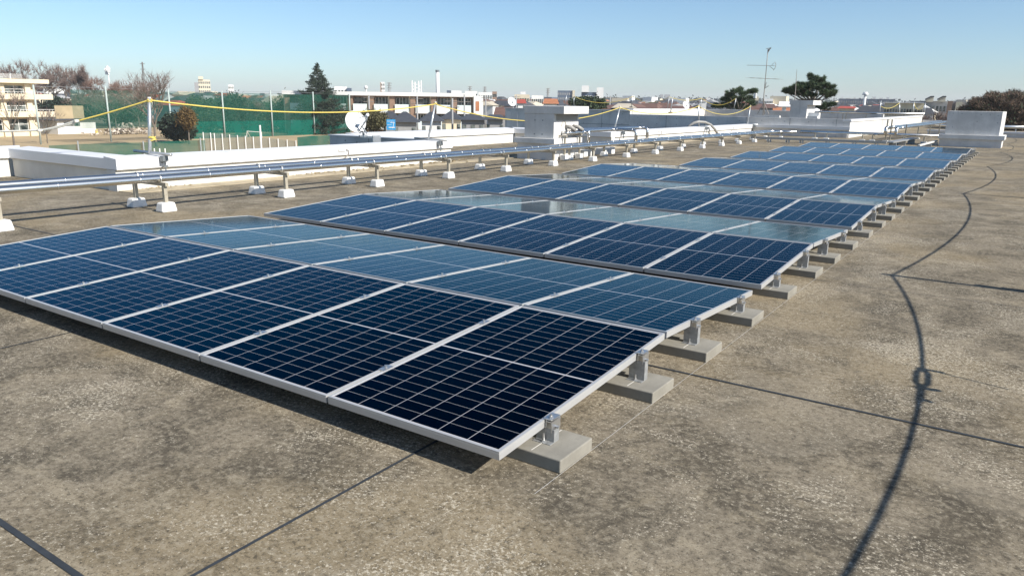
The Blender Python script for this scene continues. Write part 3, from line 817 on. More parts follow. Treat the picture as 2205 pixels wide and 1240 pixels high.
# ------------------------------------------------------------------ rope posts
def rope_post(label, x, y, ztop, lean=(0.0, .1), zb=.53, arm=True, inner=1, scale=1.0, knot=True):
    t = thing("rope_post", (x, y, zb), label, "post", "steel rope posts clamped to the parapets")
    tp = (x + lean[0], y + lean[1], ztop)
    MB().tube([(x, y, zb + .01), tp], .028, 12).build("tube", M_TUBE, t, smooth=True)
    MB().tube([tp, (tp[0], tp[1], tp[2] + .02)], .029, 10).build("cap", M_FOOT, t)
    if arm:
        MB().tube([(x - .42 * inner, y - .03, zb + .035), (x + .52 * inner, y + .06, zb + .012)], .024, 10).build("base_arm", M_TUBE, t, smooth=True)
        c = MB(); cx = x + .34 * inner
        c.box(cx - .045, cx + .045, y - .01, y + .09, zb - .10, zb - .015); c.tube([(cx - .07 * inner, y + .04, zb - .13), (cx + .1 * inner, y + .04, zb - .09)], .012, 6)
        c.tube([(cx + .02, y + .04, zb - .10), (cx + .02, y + .04, zb - .26)], .014, 6)
        c.box(cx + .0, cx + .04, y - .0, y + .08, zb - .20, zb - .17)
        c.build("clamp", M_CLAMP, t)
    if knot:
        k = MB(); rr = random.Random(int(y * 10))
        for i in range(5):
            a = rr.uniform(0, 6.28); zz = ztop - .035 + rr.uniform(-.02, .02)
            k.tube([(tp[0] + .03 * math.cos(a + s), tp[1] + .03 * math.sin(a + s), zz + .012 * math.sin(3 * s)) for s in np.linspace(0, 4.5, 9)], .011, 6)
        k.build("rope_knot", M_ROPE, t, smooth=True)
    return t
PX = -10.66
pA = rope_post("grey rope post on the white parapet nearest the left corner", PX, 4.92, 1.46, (0, .085), .55)
k = MB(); rr = random.Random(5)
for i in range(6):
    z0 = .80 + rr.uniform(-.02, .03); a = rr.uniform(0, 6)
    k.tube([(PX + .035 * math.cos(a + s) + .02, 4.95 + .035 * math.sin(a + s) + .012 * s, z0 + .01 * math.sin(2 * s)) for s in np.linspace(0, 5, 9)], .010, 6)
k.build("tied_rope", M_ROPE, pA, smooth=True)
rope_post("leaning rope post at the far end of the first white parapet, right of the dish", PX, 12.1, 1.44, (0, .28), .545)
rope_post("leaning rope post at the start of the parapet beyond the vent box", PX, 22.14, 1.36, (0, .38), .535)
rope_post("rope post on the parapet beyond the vent box, beside the arched conduit", PX, 30.4, 1.44, (0, -.25), .52)
rope_post("rope post at the far end of the parapet beyond the vent box", PX, 37.3, 1.45, (0, .2), .5)
for i, y in enumerate((-2.95, 5.26, 13.5, 21.4, 29.5, 37.3, 45.5)):
    rope_post(f"rope post on the right-hand parapet whose shadow falls on the roof, {ordw(i + 1)} along it", 2.655, y, 1.46, (0, .0), .55, inner=-1)

def rope(label, pts, r=.0128, sag=None, m=M_ROPE, n=18):
    """hangs between consecutive points with the given sags"""
    out = []
    for i in range(len(pts) - 1):
        a, b_ = Vector(pts[i]), Vector(pts[i + 1]); sg = sag[i] if sag else 0
        for s in np.linspace(0, 1, n)[(0 if i == 0 else 1):]:
            p = a.lerp(b_, s); p.z -= sg * 4 * s * (1 - s); out.append(p)
    return tag(MB().tube(out, r, 8).build("rope", m, smooth=True), label, "rope", "ropes strung between the posts")
Ptop = [(PX, 5.0, 1.43), (PX, 12.37, 1.40), (PX, 22.5, 1.33), (PX, 30.16, 1.40), (PX, 37.5, 1.41)]
k0 = Vector(onx(166, 261, -11.6)); k1 = Vector(onx(88, 281, -12.3)); k2 = Vector(onx(0, 283.5, -13.0)); k3 = k2 + (k2 - k1) * 2.2
rope("yellow rope climbing from the white knot to the nearest left post", [k0, Ptop[0]], sag=[.01])
rope("pale doubled rope end tied off at the left edge of the picture", [k3, k2, k1, k0 + Vector((0, 0, .012))], r=.016, sag=[.0, .0, .015], m=M_ROPEW)
rope("pale slack rope strand below the doubled rope at the left", [k1, k0 - Vector((0, 0, .012))], r=.014, sag=[.02], m=M_ROPEW)
k = MB()
for c, s in ((k0, 1), (k1, 1.3)):
    for i in range(4):
        a = i * 1.6; k.tube([(c.x + .03 * s * math.cos(a + q_), c.y + .04 * s * math.sin(a + q_), c.z + .015 * math.sin(2 * q_ + i)) for q_ in np.linspace(0, 4.6, 8)], .011, 6)
tag(k.build("rope_knots", M_ROPEW, smooth=True), "tangled pale knots joining the doubled rope at the left", "knot")
rope("long yellow rope sagging behind the dish between the first two left posts", Ptop[0:2], sag=[.20], n=40)
rope("yellow rope falling from the second left post towards the tall vent box", Ptop[1:3], sag=[.44], n=40)
rope("faded rope sagging between the posts over the arched conduit", Ptop[2:4], sag=[.27])
rope("rope sagging deeply in front of the antenna mast", Ptop[3:5], sag=[.38])
Rt = [(2.655, y, 1.43) for y in (-2.95, 5.26, 13.5, 21.4, 29.5, 37.3, 45.5)]
def rz(y): s = (y + 2.95) / 8.21; return 1.43 - .45 * 4 * s * (1 - s)
rope("nearest half of the right-hand rope, up to the knotted tie", [(2.655, y, rz(y)) for y in np.linspace(-2.95, 2.22, 14)], r=.0095, n=2)
rope("rope along the right-hand parapet that shades the roof beyond the knotted tie", [(2.655, y, rz(y)) for y in np.linspace(2.60, 5.26, 9)] + Rt[2:], r=.0095, sag=[0] * 8 + [.23, .24, .34, .24, .2], n=12)
# turnbuckle knot on the nearest right-hand span and its tail
k = MB()
cy = 2.5; 
for dx in (-.034, .034):
    k.tube([(2.655, 2.22, rz(2.22)), (2.655 + dx * .5, 2.32, rz(2.32) + dx), (2.655 + dx * .5, 2.50, rz(2.50) + dx), (2.655, 2.60, rz(2.6))], .012, 6)
k.tube([(2.64, 2.22, rz(2.22)), (2.73, 2.24, rz(2.22))], .022, 6); k.tube([(2.66, 2.05, rz(2.05)), (2.71, 2.03, rz(2.03))], .014, 6); k.tube([(2.655, 2.0, rz(2.0)), (2.655, 2.2, rz(2.2))], .014, 8)
k.tube([(2.63, 2.58, rz(2.58)), (2.73, 2.58, rz(2.58) - .02)], .016, 6); k.tube([(2.72, 2.57, rz(2.58) - .01), (2.70, 2.50, rz(2.58) - .28)], .006, 5)
tag(k.build("rope_tie", M_ROPE, smooth=True), "knotted tie on the right-hand rope whose shadow shows as a loop on the roof", "knot")

# rope posts and rope on the raised roof
def far_post(label, bx, by_, tx, ty, D):
    b_ = at(bx, by_, D); tpt = at(tx, ty, D)
    t = thing("rope_post", b_, label, "post", "steel rope posts clamped to the parapets")
    MB().tube([b_, tpt], .026, 8).build("tube", M_TUBE, t, smooth=True)
    MB().box(b_[0] - .12, b_[0] + .12, b_[1] - .05, b_[1] + .05, b_[2] - .03, b_[2] + .04).build("clamp", M_CLAMP, t)
    return Vector(tpt)
fp = [far_post("far rope post behind the vent box, left of its pair", 1217, 228, 1220, 206, 62), far_post("far rope post behind the vent box, right of its pair", 1235.5, 228, 1236, 208, 62),
      far_post("far rope post above the white strip parapet's left end", 1359, 231, 1363.5, 208, 62), far_post("thin far rope post just left of the taller one above the strip parapet", 1437, 236, 1441, 209, 58),
      far_post("tall rope post standing on the white strip parapet", 1444, 243, 1449, 208, 46), far_post("far rope post before the small white shed", 1508, 234, 1511, 212, 60),
      far_post("far rope post in front of the left-hand pine", 1580, 236, 1585, 212, 60)]
rope("far yellow rope over the roofs behind the vent box", [fp[1], fp[2]], r=.016, sag=[.50])
rope("far yellow rope dipping left of the strip parapet posts", [fp[2], fp[3]], r=.016, sag=[.45])
rope("far yellow rope between the strip parapet posts and the small white shed", [fp[3], fp[5]], r=.016, sag=[.2])
rope("far yellow rope ending at the post before the left-hand pine", [fp[5], fp[6]], r=.016, sag=[.5])
rp = [far_post("rope post left of the far sagging rope on the right", 1894, 245, 1897, 217, 50), far_post("thin rope post between the two far sagging ropes", 1937, 247, 1937, 222, 52),
      far_post("rope post at the right of the far sagging rope", 1966, 247, 1968, 220, 52), far_post("rightmost rope post of the far end", 1991, 247, 1992, 222, 52)]
rope("small yellow rope sagging between the far posts, left", [rp[0] - Vector((0, 0, .3)), rp[1]], r=.014, sag=[.22])
rope("small yellow rope sagging between the far posts, right", [rp[2], rp[3]], r=.014, sag=[.42])

# ------------------------------------------------------------------ satellite dish
dc = Vector((-13.0, 12.95, .0))
DD = float(np.hypot(*(onx(765, 285, -13.2)[:2] - CAM[:2])))
base = Vector(at(783, 289, DD)); cen = Vector(at(766, 262, DD)); feed = Vector(at(790, 249.5, DD - .25))
t = thing("satellite_dish", base, "large white satellite dish on the capped concrete wall left of the second post", "satellite dish")
def dish_mesh(cen, axis, r, depth, n=28, rings=6, th=.012):
    axis = axis.normalized(); e1 = axis.cross(Vector((0, 0, 1))).normalized(); e2 = axis.cross(e1)
    v = []; f = []
    for side in (0, 1):
        for i in range(rings + 1):
            q_ = i / rings
            for j in range(n):
                a = 2 * math.pi * j / n
                v.append(cen + (e1 * math.cos(a) * .93 + e2 * math.sin(a)) * r * q_ + axis * (depth * q_ * q_ - depth - side * th))
    K = (rings + 1) * n
    for side in (0, 1):
        for i in range(rings):
            for j in range(n):
                a, b_, c, d = i * n + j, i * n + (j + 1) % n, (i + 1) * n + (j + 1) % n, (i + 1) * n + j
                f.append((a + side * K, b_ + side * K, c + side * K, d + side * K) if side else (d, c, b_, a))
    for j in range(n): f.append((rings * n + j, rings * n + (j + 1) % n, K + rings * n + (j + 1) % n, K + rings * n + j))
    return MB().add(v, f)
ax = (feed - cen); ax = Vector((.92, -.42, .42))
dish_mesh(cen, ax, .29, .065).build("reflector", M_DISH, t, smooth=True)
rim = Vector((0, 0, 0)); axn = ax.normalized(); e1 = axn.cross(Vector((0, 0, 1))).normalized(); e2 = axn.cross(e1)
MB().tube([cen + (e1 * .93 * math.cos(a) + e2 * math.sin(a)) * .292 - axn * .006 for a in np.linspace(0, 2 * math.pi, 33)], .009, 6).build("rim", M_FOOT, t, smooth=True)
low = cen - e2 * 0 - Vector((0, 0, .30)) * .9
arm = MB(); arm.tube([cen - axn * .05 + Vector((0, 0, -.12)), cen + Vector((.10, -.02, -.26)), feed + Vector((-.01, 0, -.10)), feed], .018, 8); arm.build("feed_arm", M_TUBE, t, smooth=True)
MB().tube([cen - axn * .02 + e1 * .26, feed], .009, 6).build("strut", M_TUBE, t); MB().tube([cen - axn * .02 - e1 * .26, feed], .009, 6).build("strut", M_TUBE, t)
MB().tube([feed - axn * .10, feed + axn * .07], .042, 12).build("receiver", M_DISH, t, smooth=True)
MB().tube([base + Vector((0, 0, -.02)), base + Vector((-.02, 0, .12)), cen - axn * .10 + Vector((0, 0, -.08)), cen - axn * .07], .030, 10).build("mast", M_TUBE, t, smooth=True)
MB().tube([base + Vector((.12, .0, .02)), cen + Vector((.22, -.02, -.10))], .02, 8).build("brace", M_TUBE, t)
MB().tube([base + Vector((-.02, -.1, .02)), cen - axn * .07], .018, 8).build("brace", M_CLAMP, t)
bx = MB(); bx.box(base.x - .02, base.x + .44, base.y - .14, base.y - .10, base.z - .10, base.z - .06); bx.box(base.x - .02, base.x + .44, base.y + .10, base.y + .14, base.z - .10, base.z - .06)
bx.box(base.x - .04, base.x, base.y - .14, base.y + .14, base.z - .10, base.z - .02); bx.box(base.x + .44, base.x + .48, base.y - .14, base.y + .14, base.z - .22, base.z - .02); bx.build("base_frame", M_TUBE, t)
for lab, px, py, D, r in (("small white satellite dish on the roof edge left of the tall vent box", 1103, 219, 48, .30), ("small white satellite dish beyond the white strip parapet", 1478, 226, 62, .32)):
    c = Vector(at(px, py, D)); t = thing("satellite_dish", c, lab, "satellite dish")
    dish_mesh(c, Vector((.8, -.55, .4)), r, .1).build("reflector", M_DISH, t, smooth=True)
    MB().tube([c - Vector((0, -.06, 0)), (c.x, c.y + .15, c.z - .6)], .03, 6).build("mast", M_TUBE, t); MB().tube([c, c + Vector((.35, -.2, .1))], .016, 6).build("feed_arm", M_TUBE, t)
    MB().box(c.x - .4, c.x + .4, c.y, c.y + .5, c.z - 1.6, c.z - .6).build("base_block", M_CONC, t)

# leaves and grit at the foot of the parapet, outlet boxes on the fascia
M_GRIT = mat("dry_leaf_grit", (0.30, 0.235, 0.14), 0.95, 0, 0.4, 14, spec=0.1)
struct("gutter_screed", MB().box(-10.446, -9.98, 4.2, 37.3, .001, .012), concrete_material("gutter_mortar", (0.40, 0.34, 0.24), var=.25))
n = 1500
cx = -10.40 + nrng.gamma(1.4, .06, n); cy_ = nrng.uniform(4.4, 36.5, n)
keep = (np.sin(cy_ * 1.7) + np.sin(cy_ * .61 + 1) + nrng.uniform(-1, 1, n)) > .2
cx, cy_ = cx[keep], cy_[keep]; n = len(cx)
ang = nrng.uniform(0, 6.28, n); sz = nrng.uniform(.012, .04, n)
V = np.zeros((n, 4, 3))
for q_, (a_, b_) in enumerate(((-1, -1), (1, -1), (1, 1), (-1, 1))):
    V[:, q_, 0] = cx + sz * (a_ * np.cos(ang) - .6 * b_ * np.sin(ang)); V[:, q_, 1] = cy_ + sz * (a_ * np.sin(ang) + .6 * b_ * np.cos(ang)); V[:, q_, 2] = .016 + .012 * (q_ % 2) + nrng.uniform(0, .02, n)
o = MB().arrays(V.reshape(-1, 3), np.arange(n * 4).reshape(-1, 4)).build("dry_leaves", M_GRIT); tag(o, "dry leaves and grit gathered along the foot of the parapets", None, None, "stuff")
for i, (y, lab) in enumerate(((8.9, "small beige bracket box on the first white parapet's face"), (25.4, "small beige bracket box on the parapet beyond the vent box"), (34.0, "small beige bracket on the far parapet near its end"))):
    t = thing("conductor_clip", (XI + .01, y, .45), lab, "clip")
    MB().box(XI + .001, XI + .022, y, y + .20, .425, .475).build("plate", M_PWALL, t); MB().tube([(XI + .02, y + .2, .46), (XI + .03, y + .27, .44), (XI + .02, y + .27, .34), (XI - .03, y + .12, .25)], .010, 6).build("wire", M_ANT, t)

# ------------------------------------------------------------------ trees
def leaf_quads(C, size, rnd=nrng, up=0.0, aspect=.6):
    n = len(C)
    a = rnd.normal(size=(n, 3)); a[:, 2] += up; a /= np.linalg.norm(a, axis=1, keepdims=True)
    h = rnd.normal(size=(n, 3)); e1 = np.cross(a, h); e1 /= np.linalg.norm(e1, axis=1, keepdims=True); e2 = np.cross(a, e1)
    s = (size * rnd.uniform(.6, 1.4, n))[:, None]
    V = np.stack([C - e1 * s - e2 * s * aspect, C + e1 * s - e2 * s * aspect, C + e1 * s + e2 * s * aspect, C - e1 * s + e2 * s * aspect], 1)
    return V.reshape(-1, 3), np.arange(n * 4).reshape(-1, 4)
def clump_points(cen, rad, nclump, per, crad, shell=.55, bottom=-1.0):
    d = nrng.normal(size=(nclump * 3, 3)); d /= np.linalg.norm(d, axis=1, keepdims=True)
    d = d[d[:, 2] > bottom][:nclump]
    r = (shell + (1 - shell) * nrng.random(len(d))) ** 1.0
    cc = np.array(cen) + d * np.array(rad) * (r * nrng.uniform(.75, 1.08, len(d)))[:, None]
    pts = cc[:, None, :] + nrng.normal(size=(len(cc), per, 3)) * crad * np.array([1, 1, .75])
    return pts.reshape(-1, 3), cc
def foliage(name, c, var=.45, scale=.5):
    c = np.array(c)
    return mat(name, tuple(c), .7, 0, var, scale, spec=.25, col2=tuple(c * 1.7))
F_EVER = foliage("evergreen_leaves", (.034, .052, .026)); F_DARK = foliage("dark_evergreen_leaves", (.022, .038, .026))
F_CON = foliage("conifer_needles", (.026, .042, .027), .4, .8); F_PINE = foliage("pine_needles", (.062, .090, .045), .4, .9)
F_BROWN = foliage("browned_cypress_leaves", (.105, .068, .024), .35, .8); F_OLIVE = foliage("olive_leaves", (.07, .065, .03))
F_TWIG = mat("bare_twigs", (.20, .15, .13), .9, 0, .3, .4, spec=.1); F_BARK = mat("grey_brown_bark", (.17, .145, .12), .9, 0, .25, 1.5, spec=.1)
F_REDTWIG = mat("reddish_twigs", (.22, .14, .11), .9, 0, .3, .3, spec=.1)

def limbs(mb, p, d, L, r, depth, rr, spread=.55, kids=(3, 4), tips=None, up=.12):
    q = p + d * L
    mid = p + d * L * .5 + Vector((rr.uniform(-1, 1), rr.uniform(-1, 1), rr.uniform(-.3, .6))) * L * .06
    mb.tube([p, mid, q], r, 5 if r > .08 else 3, caps=False, r1=r * .62)
    if depth == 0:
        if tips is not None: tips.append((q, d, L))
        return
    for i in range(rr.randint(*kids)):
        nd = (d + Vector((rr.gauss(0, 1), rr.gauss(0, 1), rr.gauss(0, .7))) * spread + Vector((0, 0, up))).normalized()
        s = rr.uniform(.55, 1.0)
        limbs(mb, p.lerp(q, s), nd, L * rr.uniform(.55, .8), r * .55, depth - 1, rr, spread, kids, tips, up)

def bare_tree(label, px, py_top, py_base, D, wpx, seed, group, m=None, depth=4, twigs=9, base_z=None, tw=.018):
    rr = random.Random(seed)
    b = at(px, py_base, D); zb = GZ if base_z is None else base_z
    top = at(px, py_top, D)[2]; H = top - zb
    t = thing("bare_tree", (b[0], b[1], zb), label, "tree", group)
    mb = MB(); tips = []
    p = Vector((b[0], b[1], zb)); hw = wpx / 2 / F_PX * D
    tl = H * .30
    mb.tube([p, p + Vector((rr.uniform(-.1, .1), 0, tl * .5)), p + Vector((0, 0, tl))], H * .018, 7, r1=H * .012)
    for i in range(6):
        a = i * 1.05 + rr.uniform(-.3, .3); el = rr.uniform(.7, 1.4)
        d = Vector((math.cos(a) * math.cos(el), math.sin(a) * math.cos(el), math.sin(el)))
        limbs(mb, p + Vector((0, 0, tl * rr.uniform(.75, 1.0))), d, H * .27, H * .0075, depth - 1, rr, .42, (3, 4), tips, .25)
    # fit width and height
    V = np.array(mb.v); TT = np.array([[*q, *d, L] for q, d, L in tips])
    sx = hw / max(1e-3, np.percentile(np.abs(TT[:, 0] - p.x), 96)); sz = (H * .93 - tl) / max(1e-3, np.percentile(TT[:, 2], 99.5) - zb - tl)
    def fit(A):
        A = A.copy(); k = np.clip((A[:, 2] - zb - tl) / (H * .2), 0, 1)
        A[:, 0] = p.x + (A[:, 0] - p.x) * (1 + (sx - 1) * k); A[:, 1] = p.y + (A[:, 1] - p.y) * (1 + (sx - 1) * k)
        up = A[:, 2] > zb + tl; A[up, 2] = zb + tl + (A[up, 2] - zb - tl) * sz; return A
    mb.v = [tuple(v) for v in fit(V)]
    mb.build("trunk", F_BARK, t)
    C = fit(TT[:, :3]); n = len(C) * twigs
    o = np.repeat(C, twigs, 0); d = np.repeat(TT[:, 3:6], twigs, 0) + nrng.normal(size=(n, 3)) * .55; d[:, 2] += .25
    d /= np.linalg.norm(d, axis=1, keepdims=True); L = (np.repeat(TT[:, 6], twigs) * nrng.uniform(.7, 1.7, n))[:, None]
    o = o - d * L * .25; s = np.cross(d, nrng.normal(size=(n, 3))); s /= np.linalg.norm(s, axis=1, keepdims=True); w = tw
    V = np.stack([o - s * w, o + s * w, o + d * L], 1).reshape(-1, 3)
    MB().arrays(V, np.arange(n * 3).reshape(-1, 3)).build("crown", m or F_TWIG, t)
    return t

def leafy_tree(label, px, py_top, py_bot, D, wpx, material, group, n=2600, size=.28, seed=1, trunk=True, name="evergreen_tree", shape=1.0, nclump=70, cr=.26, basez=None):
    c = at(px, (py_top + py_bot) / 2, D); zt = at(px, py_top, D)[2]; zb = at(px, py_bot, D)[2]
    hw = wpx / 2 / F_PX * D; hh = (zt - zb) / 2
    t = thing(name, (c[0], c[1], GZ), label, "tree", group)
    if trunk:
        tb = MB(); p = Vector((c[0], c[1], GZ)); rr = random.Random(seed)
        tb.tube([p, p + Vector((.1, 0, (zb - GZ) * .6 + hh * .3)), (c[0], c[1], zb + hh * .9)], max(.12, hh * .07), 7, r1=.06)
        for i in range(6):
            a = i * 1.05; q_ = Vector((c[0], c[1], zb + hh * rr.uniform(.1, .7)))
            tb.tube([q_, q_ + Vector((math.cos(a) * hw * .6, math.sin(a) * hw * .6, hh * .5))], hh * .03, 5, r1=.03)
        tb.build("trunk", F_BARK, t)
    pts, cc = clump_points((c[0], c[1], (zt + zb) / 2), (hw * .88, hw * .88, hh * .88), nclump, max(1, n // nclump), min(hw, hh) * cr, .45)
    if shape != 1.0:
        k = (pts[:, 2] - zb) / (zt - zb); f_ = np.clip(1 - (k - .3) * shape, .25, 1.2)[:, None]
        pts[:, :2] = np.array([c[0], c[1]]) + (pts[:, :2] - np.array([c[0], c[1]])) * f_
    V, Fq = leaf_quads(pts, size)
    MB().arrays(V, Fq).build("crown", material, t)
    return t

def conifer(label, px, py_top, py_bot, D, wpx, seed):
    rr = random.Random(seed)
    top = Vector(at(px, py_top, D)); zb = at(px, py_bot, D)[2]; hw = wpx / 2 / F_PX * D; H = top.z - zb
    t = thing("conifer_tree", (top.x, top.y, GZ), label, "tree", None)
    tb = MB(); tb.tube([(top.x, top.y, GZ), (top.x, top.y, zb + H * .5), (top.x, top.y, top.z - .15)], .30, 7, r1=.03)
    C = []
    z = top.z - .3; 
    while z > zb:
        k = (top.z - z) / H
        R_ = hw * min(1.0, (k / .58) ** .9) * rr.uniform(.82, 1.12)
        nb_ = int(6 + 7 * k)
        for i in range(nb_):
            a = rr.uniform(0, 6.283); L = R_ * rr.uniform(.72, 1.12)
            d = Vector((math.cos(a), math.sin(a), 0)); p0 = Vector((top.x, top.y, z))
            tip = p0 + d * L + Vector((0, 0, -.10 * L + .06 * L)); mid = p0 + d * L * .55 + Vector((0, 0, -.14 * L))
            if L > .8: tb.tube([p0, mid, tip], .035, 3, caps=False, r1=.012)
            m_ = int(8 + 22 * L)
            for _ in range(m_):
                s = rr.uniform(.15, 1.0) ** .8; q_ = p0.lerp(mid, s / .55) if s < .55 else mid.lerp(tip, (s - .55) / .45)
                wv = .16 * L * (1.1 - s) + .10
                C.append((q_.x + rr.gauss(0, wv), q_.y + rr.gauss(0, wv), q_.z + rr.gauss(0, .07) - abs(rr.gauss(0, .10))))
        z -= rr.uniform(.34, .5) * (1 + .3 * k)
    for i in range(40): C.append((top.x + rr.gauss(0, .06), top.y + rr.gauss(0, .06), top.z - rr.uniform(0, .9)))
    tb.build("trunk", F_BARK, t)
    C = np.array(C); C = np.concatenate([C, C + nrng.normal(size=C.shape) * .12]); V, Fq = leaf_quads(C, .10, aspect=.45); MB().arrays(V, Fq).build("crown", F_CON, t)
    return t

def pine(label, spots, D, base_px, seed, size=.16, per=130):
    """umbrella-like pine: limbs running from the trunk to needle pads at the given pixel spots (px, py, radius px)."""
    rr = random.Random(seed)
    b = at(*base_px, D); t = thing("pine_tree", (b[0], b[1], GZ), label, "tree", None)
    tb = MB(); fork = Vector(at(base_px[0], base_px[1], D))
    tb.tube([(b[0], b[1], GZ), fork], .22, 8, r1=.14)
    tu = []
    for px, py, rp_ in spots:
        off = rr.uniform(-1.4, 1.4); c = Vector(at(px, py, D + off)); r = rp_ / F_PX * D * 1.05
        mid = fork.lerp(c, .55) + Vector((0, 0, -.10 * (c - fork).length))
        tb.tube([fork, mid, c + Vector((0, 0, -r * .3))], .07, 5, caps=False, r1=.022)
        for k in range(int(9 + 5 * rp_ / 8)):                  # twigs of the pad, each ending in upright needle tufts
            cc = c + Vector((rr.gauss(0, .50), rr.gauss(0, .50), rr.gauss(0, .20))) * r
            tb.tube([c + Vector((0, 0, -r * .25)), cc], .016, 3, caps=False)
            for _ in range(per // 26):
                q_ = cc + Vector((rr.gauss(0, .16), rr.gauss(0, .16), rr.gauss(0, .06))) * (r * .5 + .15)
                o_ = q_ - c; tu.append((*q_, o_.x * .5, o_.y * .5, .38 + rr.uniform(0, .25)))
    tb.build("trunk", F_BARK, t)
    tu = np.array(tu); nb_ = 16; n = len(tu) * nb_
    o_ = np.repeat(tu[:, :3], nb_, 0); d = np.repeat(tu[:, 3:6], nb_, 0) + nrng.normal(size=(n, 3)) * .36
    d /= np.linalg.norm(d, axis=1, keepdims=True); L_ = nrng.uniform(.6, 1.3, n)[:, None] * size * 2.4
    sd_ = np.cross(d, nrng.normal(size=(n, 3))); sd_ /= np.linalg.norm(sd_, axis=1, keepdims=True)
    V = np.stack([o_ - sd_ * size * .20, o_ + sd_ * size * .20, o_ + d * L_], 1).reshape(-1, 3)
    MB().arrays(V, np.arange(n * 3).reshape(-1, 3)).build("crown", F_PINE, t)
    return t

def twig_dome(label, px, py_top, py_bot, D, wpx, m_twig, m_leaf, n=30000):
    """big rounded crown of fine twigs standing outward, with a thinner coat of green leaves."""
    c = at(px, py_bot, D); zt = at(px, py_top, D)[2]; zb = at(px, py_bot, D)[2]; hw = wpx / 2 / F_PX * D; hh = zt - zb
    t = thing("round_tree", (c[0], c[1], GZ), label, "tree")
    tb = MB(); rr = random.Random(4); f0 = Vector((c[0], c[1], zb - 1.5)); tb.tube([(c[0], c[1], GZ), f0], .35, 8, r1=.25)
    for i in range(40):
        a = rr.uniform(0, 6.28); e = rr.uniform(.15, 1.4); tip = Vector((c[0] + hw * .85 * math.cos(a) * math.cos(e), c[1] + hw * .85 * math.sin(a) * math.cos(e), zb + hh * .88 * math.sin(e)))
        tb.tube([f0, f0.lerp(tip, .5) + Vector((0, 0, .5)), tip], .07, 4, caps=False, r1=.015)
    tb.build("trunk", F_BARK, t)
    d = nrng.normal(size=(n, 3)); d[:, 2] = np.abs(d[:, 2]) - .25; d /= np.linalg.norm(d, axis=1, keepdims=True)
    lump = 1 + .06 * np.sin(d[:, 0] * 9 + 1) * np.sin(d[:, 1] * 8) + .05 * np.sin(d[:, 2] * 13 + d[:, 0] * 11) + .03 * np.sin(d[:, 1] * 23)
    r = (.70 + .30 * nrng.random(n) ** .6) * lump
    P_ = np.array([c[0], c[1], zb]) + d * r[:, None] * np.array([hw, hw, hh])
    dd = d + nrng.normal(size=(n, 3)) * 1.1; dd[:, 2] += .35; dd /= np.linalg.norm(dd, axis=1, keepdims=True)
    L_ = nrng.uniform(.15, .42, n)[:, None]; sd_ = np.cross(dd, nrng.normal(size=(n, 3))); sd_ /= np.linalg.norm(sd_, axis=1, keepdims=True)
    V = np.stack([P_ - sd_ * .02, P_ + sd_ * .02, P_ + dd * L_], 1).reshape(-1, 3)
    MB().arrays(V, np.arange(n * 3).reshape(-1, 3)).build("crown", m_twig, t)
    k = nrng.random(n) < .30 * (.35 + .65 * (np.sin(d[:, 0] * 5 + 2) * np.sin(d[:, 1] * 6 + d[:, 2] * 5) > .0)); Q = P_[k] + nrng.normal(size=(k.sum(), 3)) * .1
    V, Fq = leaf_quads(Q, .055); MB().arrays(V, Fq).build("foliage", m_leaf, t)
    return t

# ------------------------------------------------------------------ building materials
B_CREAM = mat("cream_wall_paint", (.66, .58, .43), .85, 0, .07, .6); B_WHITE = mat("white_wall_paint", (.76, .75, .72), .8, 0, .05, .5)
B_GREY = mat("grey_wall_render", (.30, .30, .30), .85, 0, .1, .5); B_BRICK = mat("brown_tile_facing", (.29, .19, .135), .8, 0, .15, 2.0)
B_TILE = mat("dark_grey_roof_tile", (.065, .068, .075), .55, 0, .2, 2.2); B_RED = mat("red_roof_tile", (.38, .07, .045), .7, 0, .15, 1.0)
B_ORANGE = mat("orange_roof_tile", (.42, .17, .08), .7, 0, .15, 1.0); B_BROWNR = mat("brown_roof_sheet", (.15, .085, .065), .7, 0, .15, .8)
B_BEIGE = mat("beige_roof", (.50, .44, .34), .8, 0, .08, .5); B_BLUE = mat("blue_sign_paint", (.03, .27, .55), .5, 0, .05, 1)
B_DARKBLUE = mat("slate_blue_facade", (.09, .12, .17), .5, 0, .1, .4)
B_RAIL = mat("frosted_balcony_glass", (.74, .82, .80), .3, 0, .05, .8)
def glass_mat():
    m, N, L, b = newmat("dark_window_glass")
    tc = N.new("ShaderNodeTexCoord"); n1 = noise(N, L, tc.outputs['Object'], .8, 2)
    L.new(mixc(N, L, ramp(N, L, n1, .42, .60), (.014, .024, .024), (.17, .19, .18)), b.inputs['Base Color']); b.inputs['Roughness'].default_value = .12
    return m
B_GLASS = glass_mat()
def frame2(p0, p1):
    p0 = np.array([p0[0], p0[1], 0.0]); p1 = np.array([p1[0], p1[1], 0.0]); d = p1 - p0; L = float(np.linalg.norm(d)); ux = d / L; uy = np.array([-ux[1], ux[0], 0])
    if np.dot(uy[:2], p0[:2] - CAM[:2]) < 0: uy = -uy
    return (p0, ux, uy), L

